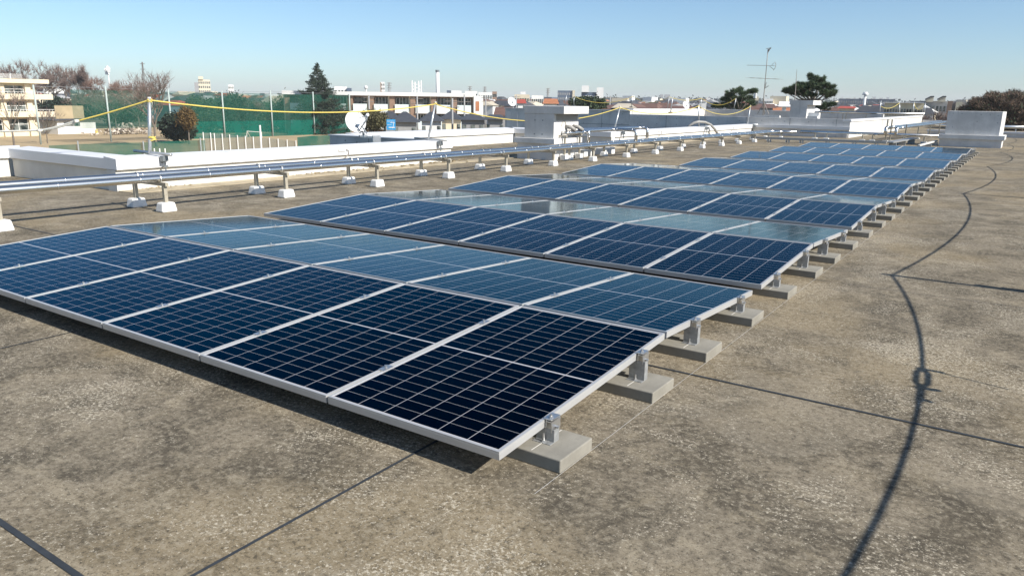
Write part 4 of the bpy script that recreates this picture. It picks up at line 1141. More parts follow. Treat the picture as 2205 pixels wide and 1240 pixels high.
# ------------------------------------------------------------------ school block on the left
XS = float(onz(100, 293, GZ)[0])
sz_ = lambda py, px=95: float(onx(px, py, XS)[2])
y1s = float(onx(88, 250, XS)[1]); y0s = y1s - 46
t = thing("school_block", (XS, (y0s + y1s) / 2, GZ), "cream three storey school block with balconies and roof railing at the left edge", "school building")
zl = [GZ, sz_(252), sz_(215), sz_(182)]                       # undersides of the balcony slabs
MB().box(XS - 9, XS - .9, y0s, y1s, GZ, zl[3] + .1).build("wall", B_CREAM, t)
MB().box(XS - 9.6, XS + .6, y0s, y1s + 1.9, zl[3] + .103, sz_(172)).build("roof", B_CREAM, t)
for k in (1, 2):
    s = MB().box(XS - .898, XS + .5, y0s, y1s + 2.3, zl[k], zl[k] + .95).build("balcony", B_CREAM, t)
    r_ = MB(); 
    for yy in np.arange(y1s - 14, y1s + 2.3, .55): r_.box(XS + .40, XS + .44, yy, yy + .05, zl[k] + .953, zl[k] + 1.28)
    r_.box(XS + .38, XS + .46, y0s, y1s + 2.25, zl[k] + 1.283, zl[k] + 1.34); r_.build("railing", B_WHITE, s)
nb_ = 0
for k in range(3):
    for i in range(10):
        ya = y1s - 1.3 - i * 4.3
        MB().box(XS - .895, XS - .35, ya - .62, ya + .30, zl[k] + (.98 if k else 0), zl[k + 1] - .003).build("pier", B_CREAM, t)
        w = MB().box(XS - .894, XS - .86, ya - 3.9, ya - .68, zl[k] + 1.0, zl[k + 1] - .35).build("window", B_GLASS, t)
        f_ = MB()
        for u in (0, .5, 1): f_.box(XS - .858, XS - .80, ya - 3.9 + u * 3.16, ya - 3.9 + u * 3.16 + .07, zl[k] + 1.0, zl[k + 1] - .35)
        zc = (zl[k] + zl[k + 1]) / 2 + .4; f_.box(XS - .858, XS - .79, ya - 3.9, ya - .7, zc, zc + .08); f_.build("frame", B_WHITE, w)
r_ = MB()
zr1, zr2 = sz_(172), sz_(162.5)
for yy in np.arange(y0s, y1s - 2.4, 2.2): r_.box(XS - .2, XS - .12, yy, yy + .08, zr1, zr2)
for z_ in np.linspace(zr1 + .15, zr2, 5): r_.box(XS - .19, XS - .13, y0s, y1s - 2.2, z_, z_ + .04)
r_.build("roof_railing", B_WHITE, t)

# storage hut
h0 = onz(126, 290, GZ); h1 = onz(208, 287, GZ); fr, L = frame2(h0, h1); DH = float(np.hypot(h0[0] - CAM[0], h0[1] - CAM[1]))
zt = at(160, 260.5, DH)[2]
t = thing("storage_hut", h0, "low white storage hut with one dark strip window beside the school block", "hut")
MB().fbox(fr, 0, L, 0, 5, GZ, zt).build("wall", B_WHITE, t); MB().fbox(fr, -.9, L + .5, -.6, 5.6, zt + .003, zt + .18).build("roof", B_TILE, t)
MB().fbox(fr, L * .17, L * .58, -.05, -.005, at(170, 272.5, DH)[2], at(170, 264, DH)[2]).build("window", B_GLASS, t)
MB().fbox(fr, L * .96, L * 1.0, -.4, -.1, GZ, GZ + .7).build("yellow_bollard", M_ROPE, t)
# tan mesh backdrop behind the hut
b0 = at(120, 255, DH + 14); b1 = at(182, 255, DH + 14); fr, L = frame2(b0, b1)
t = thing("screen_wall", b0, "tan earth-coloured screen wall behind the white storage hut", "wall"); MB().fbox(fr, 0, L, 0, .4, GZ, at(150, 228, DH + 14)[2]).build("panel", mat("tan_screen", (.40, .32, .20), .95, 0, .2, .4), t)
# heap of debris
hp = onz(275, 290, GZ); C = np.stack([hp[0] + nrng.normal(0, .8, 260), hp[1] + nrng.normal(0, 2.6, 260), np.zeros(260)], 1)
C[:, 2] = GZ + np.abs(nrng.normal(0, 1, 260)) * .55 + 1.3 * np.exp(-((C[:, 1] - hp[1]) / 2.6) ** 2) * nrng.random(260)
V, Fq = leaf_quads(C, .28); o = MB().arrays(V, Fq).build("rubble_heap", mat("mixed_rubble", (.30, .22, .16), .9, 0, .6, 1.6, col2=(.75, .68, .58)))
tag(o, "heap of pale mixed rubble on the sports ground right of the hut", "heap")

# ------------------------------------------------------------------ ball-stop net on tall posts
def net_mat(name, col, dens):
    m = bpy.data.materials.new(name); m.use_nodes = True; N = m.node_tree.nodes; L = m.node_tree.links; N.clear()
    o = N.new("ShaderNodeOutputMaterial"); mx = N.new("ShaderNodeMixShader"); tr = N.new("ShaderNodeBsdfTransparent"); df = N.new("ShaderNodeBsdfDiffuse"); tl = N.new("ShaderNodeBsdfTranslucent"); ad = N.new("ShaderNodeMixShader")
    tc = N.new("ShaderNodeTexCoord"); n1 = noise(N, L, tc.outputs['Object'], .35, 3)
    L.new(ramp(N, L, n1, .3, .7, dens * .8, min(1, dens * 1.2)), mx.inputs[0])
    df.inputs[0].default_value = (*col, 1); tl.inputs[0].default_value = (*col, 1); ad.inputs[0].default_value = .35
    L.new(df.outputs[0], ad.inputs[1]); L.new(tl.outputs[0], ad.inputs[2]); L.new(tr.outputs[0], mx.inputs[1]); L.new(ad.outputs[0], mx.inputs[2]); L.new(mx.outputs[0], o.inputs[0]); return m
N_THIN = net_mat("green_net_thin", (.03, .14, .10), .46); N_DENSE = net_mat("green_net_dense", (.01, .155, .112), .76); N_GREY = net_mat("grey_mesh", (.24, .27, .24), .5)
N_NEAR = net_mat("near_green_net", (.03, .15, .11), .68)
net = thing("ball_stop_net", onz(372, 302, GZ), "tall green ball-stop net on slim posts along the far side of the sports ground", "net fence")
XN = float(np.mean([onz(px, py, GZ)[0] for px, py in ((240, 307), (372, 302), (485, 297), (588, 294), (678, 290))]))
posts = []
for (bx_, by_), (tx_, ty_) in zip(((88, 308), (240, 307), (372, 302), (485, 297), (588, 294), (678, 290), (755, 287)), ((73, 183), (229, 186), (364, 193), (479, 196), (582, 195), (672, 198), (752, 203))):
    b_ = onx(bx_, by_, XN); ztp = onx(tx_ + .1, ty_, XN)[2]
    MB().tube([(XN, b_[1], GZ), (XN, b_[1], ztp)], .14, 8).build("post", mat("net_post_paint", (.36, .42, .40), .6), net, smooth=True); posts.append((b_[1], ztp))
posts[:] = posts
ya, yb = posts[1][0] - 22, posts[-1][0] + 1
def sheet(x, ya, yb, za0, zb0, za1, zb1, n=1): return MB().add([(x, ya, za0), (x, yb, zb0), (x, yb, zb1), (x, ya, za1)], [(0, 1, 2, 3)])
ztn = posts[2][1] - .35
m_ = posts[2][0]
sheet(XN - .2, posts[0][0] + 5.4, posts[2][0] - .02, GZ + 2.2, GZ + 2.2, posts[0][1] - .6, ztn).build("upper_net", N_THIN, net)
sheet(XN - .2, posts[2][0] + .02, yb, GZ + 3.1, GZ + 3.1, ztn, posts[-1][1] - .3).build("upper_net", N_THIN, net)
sheet(XN - .25, posts[2][0] + .5, yb, GZ, GZ, GZ + 3.1, GZ + 3.1).build("lower_net", N_DENSE, net)
MB().tube([(XN, p_[0], p_[1] - .25) for p_ in posts], .025, 4).build("top_cable", M_TUBE, net)
# nearer low net at the edge of the ground
D1 = 88.0
t = thing("low_green_net", at(300, 325, D1), "low green windbreak net just beyond the first white parapet", "net fence")
pts = [(105, 314), (165, 311), (240, 309), (310, 307), (430, 302), (441, 302)]
for i in range(len(pts) - 1):
    a_, b_ = at(*pts[i], D1), at(*pts[i + 1], D1)
    MB().add([(a_[0], a_[1], GZ), (b_[0], b_[1], GZ), tuple(b_), tuple(a_)], [(0, 1, 2, 3)]).build("net_panel", N_NEAR, t)
for px, py in ((167, 304), (308, 304), (431, 297)):
    a_ = at(px, py, D1 - .3); MB().tube([(a_[0], a_[1], GZ), tuple(a_)], .07, 8).build("post", M_TUBE, t)
t = thing("low_green_net", at(680, 300, 100), "teal windbreak net behind the fence and left of the bare concrete wall", "net fence")
pts = [(640, 296), (668, 293), (700, 292), (740, 290)]
for i in range(len(pts) - 1):
    a_, b_ = at(*pts[i], 104), at(*pts[i + 1], 104)
    MB().add([(a_[0], a_[1], GZ), (b_[0], b_[1], GZ), tuple(b_), tuple(a_)], [(0, 1, 2, 3)]).build("net_panel", net_mat("teal_net", (.01, .15, .11), .8), t)
# court fence with white posts
DF = 96.0
t = thing("court_fence", at(540, 310, DF), "court fence with slim white posts and grey mesh beyond the white parapet", "fence")
cf = [(437, 285), (453, 286), (461, 287), (478, 288), (494, 290), (511, 291.5), (528, 293), (545, 294.5), (580, 297), (598.5, 299), (618, 301), (637, 303)]
for i, (px, py) in enumerate(cf):
    a_ = at(px, py, DF); MB().tube([(a_[0], a_[1], GZ), tuple(a_)], .055, 6).build("post", B_WHITE, t)
for i in range(0, len(cf) - 1):
    a_, b_ = at(cf[i][0], cf[i][1] + 1, DF + .2), at(cf[i + 1][0], cf[i + 1][1] + 1, DF + .2)
    MB().add([(a_[0], a_[1], GZ + .5), (b_[0], b_[1], GZ + .5), tuple(b_), tuple(a_)], [(0, 1, 2, 3)]).build("mesh_panel", N_GREY, t)
a_ = at(559.5, 270, 92); tag(MB().tube([(a_[0], a_[1], GZ), tuple(a_)], .10, 8).build("white_pole", B_WHITE), "thick white pole standing before the court fence", "pole")
t = thing("goal_frame", at(550, 290, 118), "small pale goal frame behind the court fence", "goal")
g = [at(531, 296, 118), at(532, 283, 118), at(563, 285, 118), at(564, 297, 118)]
MB().tube(g, .06, 6).build("frame", M_PWALL, t); g2 = [at(540, 297, 120), at(537, 284, 119)]; MB().tube([g[1], g2[0]], .05, 5).build("stay", M_PWALL, t)
for i, px in enumerate((332, 343.5, 355)):
    a_ = at(px, 320, 70); MB_ = MB().tube([(a_[0], a_[1], GZ), (a_[0], a_[1], a_[2])], .05, 6).build("low_post", B_WHITE)
    tag(MB_, f"{('left', 'middle', 'right')[i]} one of three short white posts just over the first parapet", "post", "short white posts beyond the parapet")

# ------------------------------------------------------------------ trees of the sports ground
gb = "bare trees on the left skyline"
for i, (px, pt, D, w, sd, lab) in enumerate(((38, 150, 235, 90, 3, "broad bare tree rising behind the school block's roof railing"), (92, 127, 245, 125, 4, "tallest broad bare tree on the left skyline"), (140, 138, 240, 90, 5, "bare tree on the right shoulder of the left skyline group"),
        (178, 140, 228, 46, 6, "narrow pointed bare tree right of the broad skyline group"))):
    bare_tree(lab, px, pt, 250, D, w, sd, gb, F_TWIG, depth=4, twigs=17, tw=.032)
for i, (px, pt, D, w, sd, lab) in enumerate(((232, 168, 225, 70, 8, "reddish bare tree below the white transmitter mast"), (283, 172, 222, 70, 9, "reddish bare tree between the transmitter mast and the net post"), (205, 196, 205, 60, 10, "bare bushy tree behind the second net post"), (250, 200, 200, 70, 12, "bare tree behind the net right of the tan screen wall"), (300, 198, 205, 60, 13, "bare tree behind the net near the rubble heap"))):
    bare_tree(lab, px, pt, 270, D, w, sd, "bare trees behind the ball-stop net", F_REDTWIG if i < 2 else F_TWIG, depth=4, twigs=15, tw=.028)
bare_tree("tall thin bare tree standing on the sports ground just right of the first rope post", 336, 150, 307, 128, 88, 21, None, F_TWIG, depth=4, twigs=7, tw=.016)
bare_tree("small bare tree in front of the school block's windows", 28, 178, 296, 126, 62, 22, None, F_TWIG, depth=3, twigs=7, tw=.016)
bare_tree("small bare tree beside the corner of the school block", 100, 232, 290, 140, 44, 23, None, F_TWIG, depth=3, twigs=6, tw=.016)
bare_tree("bare pale tree behind the net left of the conifer", 545, 205, 294, 178, 70, 24, None, F_TWIG, depth=4, twigs=6, tw=.02)
bare_tree("faint bare tree behind the net further left of the conifer", 610, 205, 294, 190, 60, 25, None, F_TWIG, depth=4, twigs=6, tw=.02)
ge = "evergreen trees behind the ball-stop net"
for px, pt, pb, D, w, m__, lab, n_ in ((130, 205, 255, 212, 62, F_DARK, "dark evergreen behind the net nearest the school block", 2200), (185, 208, 262, 215, 70, F_DARK, "dark evergreen behind the net above the white hut", 2200), (265, 210, 275, 218, 90, F_EVER, "wide evergreen behind the net above the rubble heap", 2600),
        (372, 243, 305, 140, 46, F_DARK, "low dark evergreen at the foot of the third net post", 1800), (398, 262, 302, 138, 40, F_DARK, "low dark evergreen below the browned cypress", 1500), (440, 205, 290, 176, 78, F_EVER, "rounded evergreen right of the browned cypress", 3000), (508, 200, 290, 178, 95, F_DARK, "tall evergreen between the fourth and fifth net posts", 3400),
        (560, 215, 296, 184, 80, F_EVER, "evergreen right of the fifth net post", 2600), (625, 202, 294, 186, 80, F_OLIVE, "olive evergreen left of the big conifer", 2600), (740, 232, 292, 178, 60, F_DARK, "dark evergreen behind the satellite dish", 2200)):
    leafy_tree(lab, px, pt, pb, D, w, m__, ge, n=int(n_ * 2.8), size=.19, nclump=120, cr=.2)
leafy_tree("half-browned cypress bush before the green net", 403, 230, 283, 134, 34, F_BROWN, None, n=6000, size=.10, name="cypress_tree")
leafy_tree("round dark bush right of the satellite dish in front of the apartment block", 803, 236, 284, 100, 56, F_OLIVE, None, n=9000, size=.09, name="round_bush", nclump=90)
conifer("tall dark pointed conifer rising above the net in front of the apartment block", 683, 136, 295, 172, 112, 31)
leafy_tree("wide dark bush behind the vent box's flat top", 1270, 210, 240, 120, 100, F_EVER, None, n=7000, size=.12, name="round_bush")

# pines and the big bush on the right
pine("spreading pine left of the antenna mast", [(1572, 206, 9), (1585, 198, 9), (1600, 203, 9), (1616, 200, 7), (1560, 215, 8), (1578, 216, 11), (1597, 217, 11), (1612, 213, 8), (1565, 228, 11), (1583, 230, 12), (1603, 230, 11), (1618, 224, 7), (1545, 230, 9), (1624, 198, 5), (1594, 194, 5)], 78, (1592, 240), 41, size=.13)
pine("dark spreading pine behind the smaller vent box", [(1752, 170, 10), (1764, 178, 9), (1742, 184, 10), (1758, 190, 12), (1775, 186, 9), (1786, 190, 7), (1792, 201, 6), (1776, 201, 9), (1735, 195, 8), (1724, 184, 8), (1716, 190, 7), (1706, 193, 7), (1694, 197, 7), (1712, 201, 9), (1728, 204, 10), (1745, 205, 9), (1786, 206, 8), (1770, 174, 5), (1746, 166, 5)], 66, (1748, 222), 42, size=.115)
pine("low green pine branch spreading right of the smaller vent box", [(1768, 230, 7), (1782, 228, 6), (1793, 226, 5), (1775, 234, 7)], 75, (1765, 245), 43, size=.11)
twig_dome("huge rounded brown and green bushy tree at the right edge", 2163, 201, 262, 66, 150, mat("brown_crown_twigs", (.17, .125, .095), .9, 0, .3, .6, spec=.1), F_EVER, 42000)
for i, (px, pt, D, w, sd) in enumerate(((2010, 236, 85, 46, 61), (2045, 240, 80, 40, 62), (1975, 240, 95, 50, 63))):
    bare_tree(f"low bare brown shrub beyond the far end of the roof, {('middle', 'right', 'left')[i]}", px, pt, 290, D, w, sd, "bare shrubs beyond the roof end", F_TWIG, depth=4, twigs=9, tw=.014)

# ------------------------------------------------------------------ apartment block
DA = 172.0
zA = lambda py, px=850: float(at(px, py, DA)[2])
fr, L = frame2(at(612, 200, DA + 6), at(1018, 200, DA)); o_, ux, uy = fr
t = thing("apartment_block", o_, "long apartment block with white roof edge, brown piers and pale balconies", "apartment building")
zroof, zfas = zA(199), zA(207); fl = [zA(207), zA(243), zA(279)]
MB().fbox(fr, 0, L, 1.6, 11, GZ, zroof - .35).build("wall", B_BRICK, t)
MB().fbox(fr, -.4, L + .4, -.5, 11.5, zfas, zroof).build("roof", B_WHITE, t)
nbay = 9; bw = L / nbay
for k in range(nbay):
    u0 = k * bw
    MB().fbox(fr, u0 - .0, u0 + bw * .24, .05, 1.597, GZ, zfas - .003).build("pier", B_BRICK, t)
    MB().fbox(fr, u0 - bw * .07, u0 - .004, .3, 1.596, GZ, zfas - .003).build("cream_fin", B_CREAM, t)
    for s in range(2):
        zt_ = fl[s] - .35; zb_ = fl[s + 1]
        hh = fl[s] - fl[s + 1]
        b = MB().fbox(fr, u0 + bw * .26, u0 + bw * .92, -.25, -.12, zb_ + hh * .05, zb_ + hh * .50).build("balcony", B_RAIL, t)
        MB().fbox(fr, u0 + bw * .25, u0 + bw * .925, -.3, 1.59, zb_ - .12, zb_ + hh * .045).build("slab", B_WHITE, b)
        w = MB().fbox(fr, u0 + bw * .27, u0 + bw * .90, 1.53, 1.58, zb_ + hh * .06, zt_).build("window", B_GLASS, t)
        f_ = MB()
        for q_ in (0, .27, .52, .78, 1): f_.fbox(fr, u0 + bw * (.27 + .61 * q_), u0 + bw * (.27 + .61 * q_) + .09, 1.46, 1.525, zb_ + hh * .06, zt_)
        f_.build("frame", B_WHITE if (k + s) % 3 else B_GREY, w)
fr2, L2 = frame2(at(1019, 205, DA - .3), at(1040, 205, DA)); e = MB(); e.fbox(fr2, 0.1, L2, -.3, 8, GZ, zA(204)); e.build("stair_tower", B_WHITE, t)
for s in range(2): MB().fbox(fr2, .5, L2 * .6, -.36, -.305, fl[s + 1] + .6, fl[s] - .9).build("stair_window", B_ORANGE if s == 0 else B_GLASS, t)
# antenna frame on its roof, chimney behind
pa = at(897, 200, DA + 5); t = thing("phone_antenna", pa, "white four-pole phone antenna frame on the apartment block's roof", "antenna")
for dx, h_ in ((-1.0, 172), (-.35, 175), (.45, 173), (1.05, 172)):
    c = pa + np.array([ux[0], ux[1], 0]) * dx; MB().tube([(c[0], c[1], zroof), (c[0], c[1], zA(h_))], .13, 8).build("pole", B_WHITE, t)
m = MB()
for z0, z1 in ((zroof, zA(192)), (zA(192), zA(184)), (zA(184), zA(177))):
    for s in (-1, 1): a_ = pa + np.array([ux[0], ux[1], 0]) * (-1.0 * s); b_ = pa + np.array([ux[0], ux[1], 0]) * (1.05 * s); m.tube([(a_[0], a_[1], z0), (b_[0], b_[1], z1)], .05, 4)
m.build("lattice", B_WHITE, t)
def mast(name, label, cat, px, pt, pb, D, r, m, r1=None, cap=False, group=None):
    a_ = at(px, pt, D); t = thing(name, (a_[0], a_[1], GZ), label, cat, group)
    MB().tube([(a_[0], a_[1], GZ), tuple(a_)], r, 10, r1=r1 or r).build("shaft", m, t, smooth=True)
    if cap: MB().tube([(a_[0], a_[1], a_[2] + .01), (a_[0], a_[1], a_[2] + r * 1.2)], r * 1.15, 10).build("cap", M_CLAMP, t)
    return t, a_
mast("chimney", "tall slender white chimney rising above the apartment block", "chimney", 942, 156, 200, 330, .75, B_WHITE, cap=True)
t, a_ = mast("transmitter_mast", "white transmitter mast with dish platforms on the left skyline", "mast", 231, 141, 170, 420, .26, B_WHITE, r1=.18)
m = MB()
for py, r in ((147, .8), (152, 1.2), (158, .9)): p = at(231, py, 420); m.tube([(p[0], p[1], p[2] - .7), (p[0], p[1], p[2] + .7)], r, 10)
m.build("platform", B_WHITE, t); m = MB()
for dx, py in ((-1.8, 150), (2.4, 149), (2.2, 154)): p = at(231, py, 419); m.tube([(p[0] + dx * .7, p[1], p[2]), (p[0] + dx * .7 + .6, p[1] - .5, p[2])], .6, 10)
m.build("drum_antenna", B_WHITE, t)
for i, (px, pt, D, lab) in enumerate(((306, 134, 260, "thin dark lattice mast left of the bare tree on the skyline"), (838, 178, 700, "far power pylon right of the white tower"), (1044, 187, 800, "far power pylon above the apartment block's right end"), (1012, 186, 800, "faint far power pylon left of the apartment block's right end"), (1180, 190, 900, "far power pylon beyond the red-roofed houses"))):
    p = at(px, pt, D); t = thing("lattice_mast", (p[0], p[1], GZ), lab, "mast", None); H = p[2] - GZ; wd = H * (.035 if i == 0 else .08); m = MB()
    for sx, sy in ((-1, -1), (1, -1), (1, 1), (-1, 1)): m.tube([(p[0] + sx * wd, p[1] + sy * wd, GZ), (p[0] + sx * wd * .15, p[1] + sy * wd * .15, p[2])], D * .00026, 4)
    for k in range(8):
        z0 = GZ + H * k / 8; z1 = GZ + H * (k + 1) / 8; a0 = wd * (1 - .85 * k / 8); a1 = wd * (1 - .85 * (k + 1) / 8)
        m.tube([(p[0] - a0, p[1] - a0, z0), (p[0] + a1, p[1] - a1, z1)], D * .00016, 3); m.tube([(p[0] + a0, p[1] - a0, z0), (p[0] - a1, p[1] - a1, z1)], D * .00016, 3)
    m.build("lattice", M_ANT, t); m = MB()
    for k in (.78, .88, .97): m.tube([(p[0] - wd * 1.1, p[1] - wd * .6, GZ + H * k), (p[0] + wd * 1.1, p[1] + wd * .6, GZ + H * k)], D * .0003, 4)
    m.build("cross_arm", M_ANT, t)

# ------------------------------------------------------------------ houses and buildings
def house(label, px0, px1, py_eave, py_ridge, D, depth, roofm, wallm, hip=.35, over=.5, group=None, windows=2, D1=None, py_base=None):
    fr, L = frame2(at(px0, py_eave, D), at(px1, py_eave, D1 or D)); o_, ux, uy = fr
    pc = (px0 + px1) / 2; ze = float(at(pc, py_eave, D)[2]); zr = float(at(pc, py_ridge, D + depth / 2)[2])
    t = thing("house", (o_[0] + ux[0] * L / 2, o_[1] + ux[1] * L / 2, GZ), label, "house", group)
    MB().fbox(fr, over, L - over, over, depth - over, GZ, ze).build("wall", wallm, t)
    P = lambda u, v, z: (o_[0] + ux[0] * u + uy[0] * v, o_[1] + ux[1] * u + uy[1] * v, z)
    i = L * hip
    r = MB(); v = [P(0, 0, ze + .01), P(L, 0, ze + .01), P(L, depth, ze + .01), P(0, depth, ze + .01), P(i, depth / 2, zr), P(L - i, depth / 2, zr)]
    r.add(v, [(0, 1, 5, 4), (1, 2, 5), (2, 3, 4, 5), (3, 0, 4), (3, 2, 1, 0)]).build("roof", roofm, t)
    for k in range(windows):
        u = L * (.22 + .56 * k / max(1, windows - 1)); MB().fbox(fr, u - L * .06, u + L * .06, over - .06, over - .005, ze - 1.9, ze - .6).build("window", B_GLASS, t)
    return t
gh = "dark tiled houses in front of the apartment block"
house("dark hip-roofed house left of the blue sign", 818, 862, 258, 240, 112, 8, B_TILE, B_GREY, group=gh)
house("wide dark-roofed house just right of the blue sign", 838, 906, 264, 240.5, 92, 9, B_TILE, B_GREY, hip=.45, group=gh)
house("dark-roofed house with pale wall behind the second rope post", 900, 958, 262, 241, 104, 8, B_TILE, B_WHITE, hip=.44, group=gh)
house("dark-roofed house right of the second rope post", 944, 1000, 258, 239, 112, 8, B_TILE, B_CREAM, hip=.46, group=gh)
house("low dark-roofed house below the falling rope", 985, 1052, 259, 244, 96, 8, B_TILE, B_GREY, hip=.44, group=gh, windows=3)
house("dark-roofed house nearest the tall vent box", 1040, 1092, 258, 247, 88, 7, B_TILE, B_GREY, hip=.25, group=gh)
house("big brown gabled roof left of the tall vent box", 1062, 1112, 250, 231, 130, 10, B_BROWNR, B_GREY, hip=.08)
house("bright red-roofed house with white gable above the brown gabled roof", 1108, 1134, 223, 214, 210, 9, B_RED, B_WHITE, hip=.12)
house("orange-roofed house with bright white end wall above the vent box", 1168, 1204, 224, 213, 170, 9, B_ORANGE, B_WHITE, hip=.1)
house("long brown roof right of the dark bush above the concrete wall", 1268, 1340, 236, 226, 120, 12, B_BROWNR, B_GREY, hip=.08, windows=0)
house("broad beige hip roof left of the far rope posts", 1316, 1372, 233, 223, 110, 12, B_BEIGE, B_WHITE, hip=.25, windows=3)
house("long brown roofs beyond the white strip parapet", 1360, 1405, 236, 231, 140, 10, B_BROWNR, B_CREAM, hip=.1)
house("low purple-grey roofed house beyond the second dish", 1420, 1500, 234, 228, 120, 10, B_BROWNR, B_GREY, hip=.12, windows=0)
house("house with grey-brown roof right of the antenna mast", 1628, 1672, 233, 224, 120, 10, B_BROWNR, B_GREY, hip=.1, windows=3)
house("white gabled house left of the smaller vent box", 1676, 1702, 230, 219, 110, 9, B_WHITE, B_WHITE, hip=.02, windows=1)
house("red-roofed houses at the far right beside the pine branch", 1802, 1846, 234, 229, 190, 10, B_RED, B_CREAM, hip=.15)
# small white shed on a roof
fr, L = frame2(at(1506, 226, 75), at(1521, 226, 75)); t = thing("white_shed", fr[0], "small white box shed with dark band beyond the strip parapet", "shed")
MB().fbox(fr, 0, L, 0, 1.4, GZ, at(1513, 217, 75)[2]).build("body", B_WHITE, t); MB().fbox(fr, L * .1, L * .9, -.03, -.004, at(1513, 221, 75)[2], at(1513, 219, 75)[2]).build("window", B_GREY, t)

# blue sign with white characters
DS = 80.0; fr, L = frame2(at(832.5, 268, DS), at(851.5, 268, DS)); zs0, zs1 = at(842, 280, DS)[2], at(842, 257.5, DS)[2]; H = zs1 - zs0
t = thing("blue_signboard", fr[0], "blue signboard with white characters and a big white figure between the bush and the houses", "sign")
MB().fbox(fr, 0, L, 0, .08, zs0, zs1).build("board", B_BLUE, t)
for u in (.15, .85): MB().fbox(fr, L * u - .05, L * u + .05, .085, .17, GZ, zs1 - .1).build("post", M_TUBE, t)
k = MB()
rs = random.Random(9)
for row, z_ in ((0, .80), (1, .46)):                           # rows of small text: unreadable strokes at this size
    u = .06
    while u < (.88 if row == 0 else .5):
        w_ = rs.uniform(.04, .07); k.fbox(fr, L * u, L * (u + w_), -.02, -.004, zs0 + H * z_, zs0 + H * (z_ + .035)); k.fbox(fr, L * (u + w_ * .3), L * (u + w_ * .5), -.02, -.004, zs0 + H * (z_ - .03), zs0 + H * (z_ + .06)); u += w_ + .03
k.fbox(fr, L * .40, L * .92, -.02, -.004, zs0 + H * .66, zs0 + H * .70)
k.build("small_lettering", B_WHITE, t); k = MB()
P = lambda u, z: tuple(fr[0] + fr[1] * (L * u) + np.array([0, 0, zs0 + H * z]) - fr[2] * .02)
k.tube([P(.80, .68), P(.74, .38), P(.66, .14)], L * .028, 6); k.fbox(fr, L * .22, L * .93, -.03, -.004, zs0 + H * .20, zs0 + H * .27)
k.build("figure", B_WHITE, t)

def block(label, px0, px1, py_top, D, depth, wallm, parts=(), group=None, rows=0, cols=0, wm=None, py_b=None, D1=None, name="building"):
    fr, L = frame2(at(px0, py_top, D), at(px1, py_top, D1 or D)); zt = float(at((px0 + px1) / 2, py_top, D)[2])
    t = thing(name, fr[0], label, "building", group)
    MB().fbox(fr, 0, L, 0, depth, GZ, zt).build("wall", wallm, t)
    for r_ in range(rows):
        m = MB(); z = zt - 1.2 - 3.1 * (r_ + 1) + 1.4
        for c_ in range(cols): u = L * (c_ + .5) / cols; m.fbox(fr, u - L / cols * .3, u + L / cols * .3, -.12, -.02, z, z + 1.5)
        m.build("window_row", wm or B_GLASS, t)
    for q_ in parts:                                           # (px0, px1, py_top, material, name)
        f2, l2 = frame2(at(q_[0], q_[2], D - 1.0), at(q_[1], q_[2], D - 1.0)); MB().fbox(f2, 0, l2, 0, depth * .6, zt - 12 if len(q_) > 5 else zt + .02, float(at((q_[0] + q_[1]) / 2, q_[2], D - 1.0)[2])).build(q_[4], q_[3], t)
    return t
gk = "buildings on the far skyline"
block("cream tower block with lower wing on the left skyline", 426, 452, 172, 620, 16, B_CREAM, ((427, 437, 165, B_CREAM, "roof_house"), (418, 427, 178, B_GREY, "side_wing", 1)), gk, 5, 6)
block("small white building right of the cream tower block", 491, 503, 183, 640, 12, B_WHITE, (), gk, 2, 3)
block("white flat-roofed hall behind the conifer's right side", 720, 747, 187, 320, 14, B_WHITE, ((747, 757, 190, B_DARKBLUE, "side_wing", 1),), gk, 1, 4)
block("narrow white and brown tower left of the phone antenna", 820, 828.5, 177, 640, 8, B_WHITE, ((818.5, 821, 178, B_BRICK, "side_strip", 1),), gk, 4, 2)
t = thing("water_tank", at(788, 189, 430), "white ball-shaped tank on the skyline above the apartment block", "tank"); c = Vector(at(788, 189, 430)); m = MB()
nn = 12
vs = []; fs_ = []
for i in range(9):
    th = math.pi * i / 8
    for j in range(nn): a = 2 * math.pi * j / nn; vs.append(c + Vector((math.sin(th) * math.cos(a), math.sin(th) * math.sin(a), math.cos(th))) * 1.05)
for i in range(8):
    for j in range(nn): fs_.append((i * nn + j, i * nn + (j + 1) % nn, (i + 1) * nn + (j + 1) % nn, (i + 1) * nn + j))
m.add(vs, fs_).build("ball", B_WHITE, t, smooth=True); MB().tube([(c.x, c.y, GZ), (c.x, c.y, c.z - 1.0)], .4, 8).build("stem", B_WHITE, t)
for i, (x0, x1, py, D, m_, lab) in enumerate(((972, 994, 195.5, 420, B_WHITE, "long white building right of the chimney"), (1001, 1028, 196.5, 400, B_WHITE, "second long white building right of the chimney"), (1030, 1060, 199, 360, B_WHITE, "white building right of the apartment block's stair tower"), (1060, 1070, 197.5, 430, B_BRICK, "small brick-coloured building above the white town houses"),
        (1121, 1132, 198, 400, B_WHITE, "small white building with green panel above the red-roofed house"), (1108, 1140, 204, 300, B_CREAM, "cream building above the red-roofed house"), (1145, 1170, 206, 310, B_WHITE, "white building left of the orange-roofed house"), (962, 971, 195, 430, B_DARKBLUE, "dark blue flat building beside the chimney"), (1560, 1566, 197, 500, B_WHITE, "small white block behind the left-hand pine"),
        (1622, 1634, 208.5, 300, B_CREAM, "cream building left of the antenna mast"), (1522, 1530, 211, 480, B_WHITE, "white block left of the left-hand pine"), (1645, 1665, 213, 480, B_WHITE, "low white blocks right of the antenna mast"))):
    block(lab, x0, x1, py, D, 12, m_, (), gk, 2, 6)
block("dark blue glass office on the skyline right of the vent box", 1201, 1236, 195.5, 520, 18, B_DARKBLUE, ((1233, 1238, 195, B_CREAM, "end_strip", 1),), gk, 2, 9, B_GREY)
